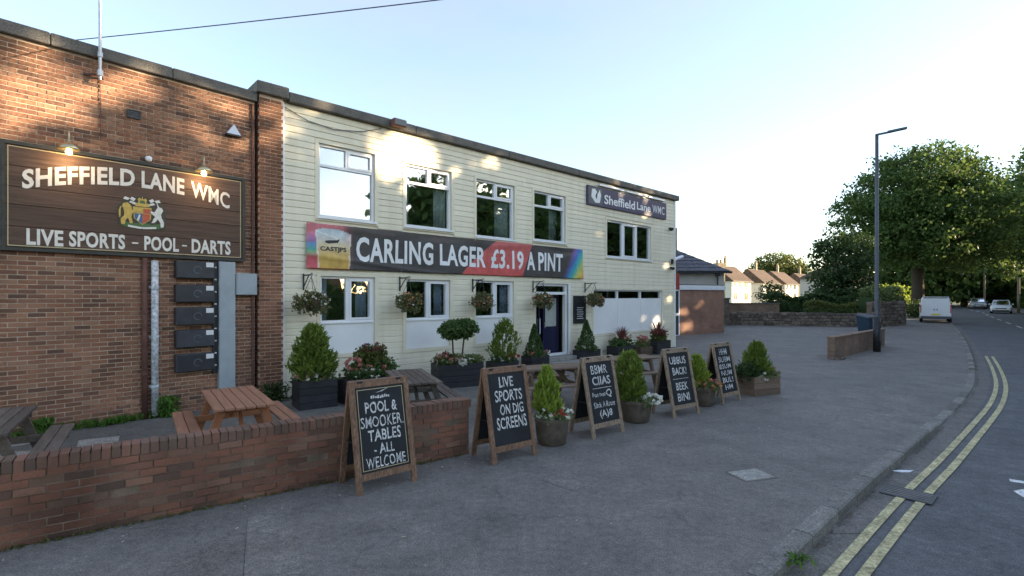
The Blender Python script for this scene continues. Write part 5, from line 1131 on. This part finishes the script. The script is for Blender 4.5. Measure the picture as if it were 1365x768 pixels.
B1(-2.13, -.5, -.78, .78, 1.955, 1.985).build('roof_panel', 'van_white', van); MB().box(-2.17, -2.12, -.7, .7, 1.86, 1.9).build('roof_strip', 'lamp_grey', van)
MB().add([(.62, -.8, 1.78), (.62, .8, 1.78), (1.32, .82, 1.24), (1.32, -.82, 1.24)], [(0, 3, 2, 1)]).build('windscreen', 'car_glass', van)
for s in (-1, 1): MB().add([(-.1, s * .957, 1.15), (.85, s * .957, 1.15), (.55, s * .9, 1.68), (-.1, s * .9, 1.72)], [(0, 1, 2, 3)]).build('side_window', 'car_glass', van)
for x in (-1.35, 1.45):
    for y in (.96, -.96): wheel(van, x, y, .33)
def car(lab, loc, rz, paintm):
    t = thing('car', lab, 'car', loc, rz); cr_ = lambda w, zb, zm, zt, tw: [(w * .95, zb), (w, zb + .1), (w, zm), (w * .97, zm + .06), (tw, zt - .04), (tw * .9, zt)]
    b = loft([(-2.0, cr_(.78, .36, .7, .9, .7)), (-1.9, cr_(.85, .25, .78, .98, .75)), (-1.2, cr_(.88, .2, .8, 1.0, .8)), (.6, cr_(.88, .2, .8, .98, .8)), (1.5, cr_(.86, .2, .72, .88, .76)), (1.95, cr_(.78, .26, .6, .7, .66)), (2.05, cr_(.7, .34, .5, .6, .58))], 'body', paintm, t); shade_flat_edges(b)
    g = lambda w, z0, z1: [(w, z0), (w * .98, z0 + .1), (w * .86, z1 - .06), (w * .76, z1)]
    c = loft([(-1.8, g(.74, .95, 1.02)), (-1.35, g(.78, .95, 1.36)), (-.6, g(.8, .95, 1.46)), (.15, g(.8, .95, 1.44)), (.5, g(.79, .95, 1.3)), (1.0, g(.77, .94, 1.0))], 'cabin_glass', 'car_glass', t); shade_flat_edges(c)
    B1(-1.25, .1, -.6, .6, 1.445, 1.475, bev=.012).build('roof', paintm, t)
    for s in (-1, 1):
        MB().bar((.12, s * .6, 1.45), (.98, s * .74, .98), .06, .05).build('pillar', paintm, t); MB().bar((-1.25, s * .6, 1.44), (-1.8, s * .72, .98), .08, .05).build('pillar', paintm, t)
        B1(1.75, 1.99, min(s * .5, s * .76), max(s * .5, s * .76), .55, .7, bev=.02).build('headlight', 'lens_clear', t); B1(.55, .7, min(s * .86, s * 1.02), max(s * .86, s * 1.02), .95, 1.08, bev=.02).build('mirror', paintm, t)
        for x in (-1.25, 1.3): wheel(t, x, s * .89, .31)
    B1(1.9, 2.075, -.45, .45, .5, .6).build('grille', 'rubber', t); B1(1.9, 2.08, -.65, .65, .24, .38).build('lower_grille', 'rubber', t); B1(2.076, 2.085, -.26, .26, .4, .5).build('number_plate', 'plate_white', t); return t
ci = kidx(61); p = off(ci, 5.1); d = (KP[ci - 4] - KP[ci + 4]).normalized(); car('silver hatchback facing us in the far lane of the road', (p.x, p.y, gz(p.y) - .1), math.atan2(d.y, d.x) - .1, 'car_silver')
ci = kidx(73); p = off(ci, 4.9); car('grey car behind the silver hatchback', (p.x, p.y, gz(p.y) - .1), math.atan2(d.y, d.x), 'car_grey')
ci = kidx(88); p = off(ci, 1.3); car('pale car parked far along the kerb past the van', (p.x, p.y, gz(p.y) - .1), math.atan2(d.y, d.x) + .1, 'car_silver')

# ------------------------------------------------------------------ trees and hedges
SUN_GAPS = []     # foliage holes cut to aim sun patches: (point on the lit wall, radius)
for u, z, rr in ((3.05, 5.8, .8), (3.9, 5.35, .5), (2.6, 6.2, .4), (3.3, 4.9, .25), (15.3, 1.25, .5), (14.3, 1.5, .3), (16.1, 2.2, .4), (15.9, 3.6, .3), (13.9, 3.2, .25), (11.3, 4.6, .3), (9.9, 4.6, .2)): SUN_GAPS.append((fac(u, 0, z), rr))
for u, z, rr in ((-3.45, 5.55, .55), (-3.0, 5.2, .35), (-3.6, 4.85, .35), (-3.3, 2.5, .3), (-.9, 5.4, .25), (-2.2, 6.0, .25)): SUN_GAPS.append((brk(u, 0, z), rr))
SUN_GAPS.append((Vector((9.95, 28.8, .7)), .65)); SUN_GAPS.append((Vector((11.0, 29.4, 2.0)), .4)); SUN_GAPS.append((Vector((9.8, 28.7, 1.5)), .45))
GR = np.random.default_rng(5)
def cut_sun_gaps(P):
    s = np.array(SUND); keep = np.ones(len(P), bool)
    for q, rr in SUN_GAPS:
        d = P - np.array(q); tt = d @ s; dist = np.linalg.norm(d - tt[:, None] * s, axis=1); keep &= ~((dist < rr * (.55 + .75 * GR.random(len(P)))) & (tt > 0))
    return P[keep]
def tree(name, lab, loc, h, blobs, nclump, per, rc, size, mat, seed, trunk_r=.35, group=None, gaps=False, fork=.35, shell=.6):
    t = thing(name, lab, 'tree', (loc[0], loc[1], gz(loc[1]) - .1), 0, group); r = rg(seed); P = crown_points(blobs, nclump, per, rc, r, shell); P = P[P[:, 2] > .3]
    if gaps: P = cut_sun_gaps(P + np.array([loc[0], loc[1], gz(loc[1])])) - np.array([loc[0], loc[1], gz(loc[1])])
    V, F = leaves(P, size, r, .6); c = link('crown', mesh_np('crown', V, F, mat), t)
    mb = MB(); k = h * fork; pts = [(0, 0, -.3), (.05, 0, k * .5), (0, .08, k), (.1, 0, h * .62), (0, 0, h * .85)]; mb.tube(pts, [trunk_r * 1.25, trunk_r, trunk_r * .85, trunk_r * .5, trunk_r * .12], 10)
    for b in blobs:
        z0 = k * (.8 + .4 * r.random()); e = Vector(b[:3]); s = Vector((0, 0, min(z0, e.z))); m = s.lerp(e, .5) + Vector((0, 0, .08 * h)); mb.tube([s, m, e], [trunk_r * .5, trunk_r * .3, trunk_r * .06], 7)
        for q in range(2): d = Vector(r.normal(size=3)).normalized(); mb.tube([m, m.lerp(e, .6) + d * b[3] * .3, e + Vector((d.x * b[3], d.y * b[4], d.z * b[5])) * .8], [trunk_r * .22, trunk_r * .12, .02], 5)
    mb.build('trunk', 'bark', t, True); return t
# the big tree behind the van
tree('broad_tree', 'big broad green tree towering behind the white van', (38.4, 48.5), 16, [(0, 0, 11.2, 5.8, 5.3, 4.6), (-3.4, 0, 8.9, 4.2, 4.3, 3.6), (4.2, -.5, 9.5, 4.2, 4.2, 4.2), (1.5, 0, 13.6, 4.2, 3.6, 2.8), (-1.2, -1.5, 7.8, 4.8, 4.3, 3.2), (3.8, 0, 6.6, 3.4, 3.4, 2.4)], 1300, 44, .5, .15, 'leaf_tree', 41, .5)
tree('dark_tree', 'dark dense evergreen standing behind the stone wall and clipped hedge', (26.9, 41.8), 7.6, [(0, 0, 4.4, 2.3, 2.2, 2.6), (-.8, 0, 6.0, 1.3, 1.3, 1.4), (1.0, 0, 5.6, 1.6, 1.6, 1.8), (-.9, -.3, 2.6, 1.8, 1.6, 1.7), (1.2, 0, 2.6, 1.5, 1.5, 1.6)], 420, 22, .32, .13, 'leaf_dark', 42, .2)
tree('round_tree', 'round olive-green tree rising behind the row of cream houses', (83, 160), 15, [(0, 0, 10.4, 8, 7, 4.6), (-4, 0, 9, 5, 5, 3.6), (4.5, 0, 9.2, 5, 5, 3.6)], 380, 20, .8, .36, 'leaf_olive', 43, .45)
RT = [(55.2, 49.5, 17.5), (63, 61.5, 18)]
for i, (x, y, h) in enumerate(RT):
    tree('roadside_tree', ('tall dark tree leaning in from the far pavement, nearest the centre dashes', 'tall dark tree on the far pavement beyond the silver hatchback')[i], (x, y), h, [(0, 0, h * .66, 6.2, 6.0, 4.6), (-3.4, 1.4, h * .5, 4.4, 4.2, 3.4), (3, -1, h * .52, 4.6, 4.6, 3.8), (-1.5, 0, h * .82, 4, 4, 2.9), (-2, 1, h * .34, 3.6, 3.4, 2.2)], 800, 30, .55, .19, 'leaf_tree', 50 + i, .38)
# trees closing off the road in the distance
fl = ['dark tree filling the gap above the white van roof', 'broad dark tree over the far hedge behind the roadside pole', 'sunlit yellow-green tree closing the far end of the road', 'dark tree on the left bend far down the road', 'olive tree behind the parked pale car', 'loose olive tree far beyond the silver hatchback', 'dark far tree behind the hedge on the far side', 'tall far tree filling the gap over the road']
for i, (x, y, h, m) in enumerate([(71, 80.5, 14, 'leaf_tree'), (78, 77.5, 15, 'leaf_tree'), (76, 85, 14, 'leaf_olive'), (62, 78, 13, 'leaf_tree'), (128, 158, 19, 'leaf_olive'), (84, 84, 13, 'leaf_olive'), (93, 84, 15, 'leaf_tree'), (136, 150, 20, 'leaf_tree')]):
    tree('far_tree', fl[i], (x, y), h, [(0, 0, h * .62, 6.6, 6.2, h * .32), (-3.6, 0, h * .42, 5.4, 5, h * .28), (4, 0, h * .46, 5.4, 5, h * .3), (0, 0, h * .24, 6, 5, h * .2)], 460, 20, .75, .36, m, 60 + i, .35, 'trees at the far end of the road')
# row across the road (seen in the windows, shading the club from the low sun)
row_t = [(14.0, -16, 9), (23.8, 8.2, 12), (25.5, 10.2, 13), (29.5, 15.6, 13.2), (34.0, 20.8, 13.4), (39, 26.0, 13.6), (43.5, 31.2, 13.5), (48.5, 37.6, 13.5)]
for i, (x, y, h) in enumerate(row_t):
    tree('roadside_tree', 'tall leafy tree on the verge across the road opposite the club', (x, y), h, [(0, 0, h * .66, 4.4, 4.4, h * .3), (-1.8, 1.6, h * .45, 3.8, 3.6, h * .25), (2.0, -1.8, h * .46, 3.8, 3.6, h * .25), (0, 0, h * .28, 3.6, 3.6, h * .18), (0, .5, h * .14, 3.2, 3.2, h * .1)], 520, 22, .6, .33, 'leaf_tree', 80 + i, .36, 'row of trees across the road', gaps=True, shell=.85)
def hedge(name, lab, pts, w, h, dens, mat, seed, size=.11, group=None):
    t = thing(name, lab, 'hedge', (pts[0][0], pts[0][1], gz(pts[0][1])), 0, group); r = rg(seed); Pn = []; mb = MB()
    for (a, b) in zip(pts[:-1], pts[1:]):
        a = Vector(a); b = Vector(b); L = (b - a).length; n = int(L * dens); nn = Vector((-(b - a).y, (b - a).x)).normalized()
        tt = r.random(n); s = r.random(n) * 2 - 1; face = r.random(n); zz = np.where(face < .4, h * (1 + .1 * np.sin(tt * L * 2.1) + .05 * r.normal(size=n)), h * r.random(n)); ss = np.where(face < .4, s, np.sign(s) * (1 - .12 * r.random(n)))
        for k in range(n): q = a.lerp(b, tt[k]) + nn * (ss[k] * w / 2 * (1 - .25 * (zz[k] / h) ** 3)); Pn.append((q.x - pts[0][0], q.y - pts[0][1], zz[k] + gz(q.y) - gz(pts[0][1])))
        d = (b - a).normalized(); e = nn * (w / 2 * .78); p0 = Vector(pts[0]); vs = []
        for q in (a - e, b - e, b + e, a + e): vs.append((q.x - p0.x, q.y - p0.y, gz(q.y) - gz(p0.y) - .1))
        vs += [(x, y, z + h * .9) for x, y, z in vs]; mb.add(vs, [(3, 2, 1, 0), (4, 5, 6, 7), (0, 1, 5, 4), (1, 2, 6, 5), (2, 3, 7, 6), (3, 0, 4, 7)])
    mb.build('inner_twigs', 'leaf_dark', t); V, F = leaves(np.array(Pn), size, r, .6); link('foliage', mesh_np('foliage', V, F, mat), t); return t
hedge('hedge', 'tall dark hedge behind the stone wall under the dark tree', [(20.0, 40.5), (28.5, 38.8)], 1.6, 1.95, 700, 'leaf_dark', 91)
hedge('clipped_hedge', 'rounded light green clipped hedge on top of the stone wall', [(20.9, 36.6), (24.0, 35.8)], .9, 1.5, 800, 'leaf_olive', 92, .08)
hedge('hedge', 'bushy hedge above the taller stone wall by the pavement', [(24.6, 35.6), (28.4, 37.8)], 1.2, 2.35, 800, 'leaf_mixed', 93, .1)
ho = []
for i in range(kidx(1), kidx(100), 6): q = off(i, 11.2); ho.append((q.x, q.y))
hedge('roadside_hedge', 'long hedge along the far pavement of the road', ho, 1.2, 2.9, 170, 'leaf_tree', 94, .18)
t = thing('bush', 'bright yellow-green bush catching the sun beyond the taller stone wall', 'bush', (41.5, 56.0, gz(56))); r = rg(95); mound(t, [(0, 0, 1.6, 1.8, 1.6, 1.6), (1.2, 0, 1.0, 1.4, 1.2, 1.1)], 200, 12, .25, .13, 'leaf_lime', r); MB().tube([(0, 0, -.2), (0, 0, 1.5)], [.12, .05], 6).build('trunk', 'bark', t)
t = thing('bush', 'dark shrub against the cream houses at the end of the garden wall', 'bush', (23.4, 46.5, gz(46.5))); r = rg(96); b_ = thing('bush', 'low dark shrub at the foot of the big broad tree', 'bush', (36.6, 46.6, gz(46.6))); mound(b_, [(0, 0, .8, 1.5, 1.0, .9), (1.4, .4, .6, 1.1, .8, .7)], 200, 12, .2, .1, 'leaf_dark', rg(97)); MB().tube([(0, 0, -.1), (0, 0, .7)], [.06, .03], 6).build('trunk', 'bark', b_); mound(t, [(0, 0, 1.6, 1.2, 1.1, 1.5), (.3, 0, 2.5, .8, .8, .8)], 170, 12, .2, .1, 'leaf_dark', r); MB().tube([(0, 0, -.2), (0, 0, 1.5)], [.1, .05], 6).build('trunk', 'bark', t)
# poles far down the road
for x, y, h, lab in ((57.0, 57.6, 6.2, 'pale wooden pole in the verge by the roadside hedge'), (66, 71.5, 5.5, 'slim pale pole far along the road behind the silver hatchback')):
    t = thing('wooden_pole', lab, 'pole', (x, y, gz(y) - .1)); MB().tube([(0, 0, -.2), (0, 0, h)], [.14, .11], 10).lathe([(.13, 0), (.02, .12)], 10, (0, 0, h)).build('pole', 'telegraph_wood', t)
print('objects', len(bpy.data.objects), 'tris', sum(len(m.polygons) for m in bpy.data.meshes))
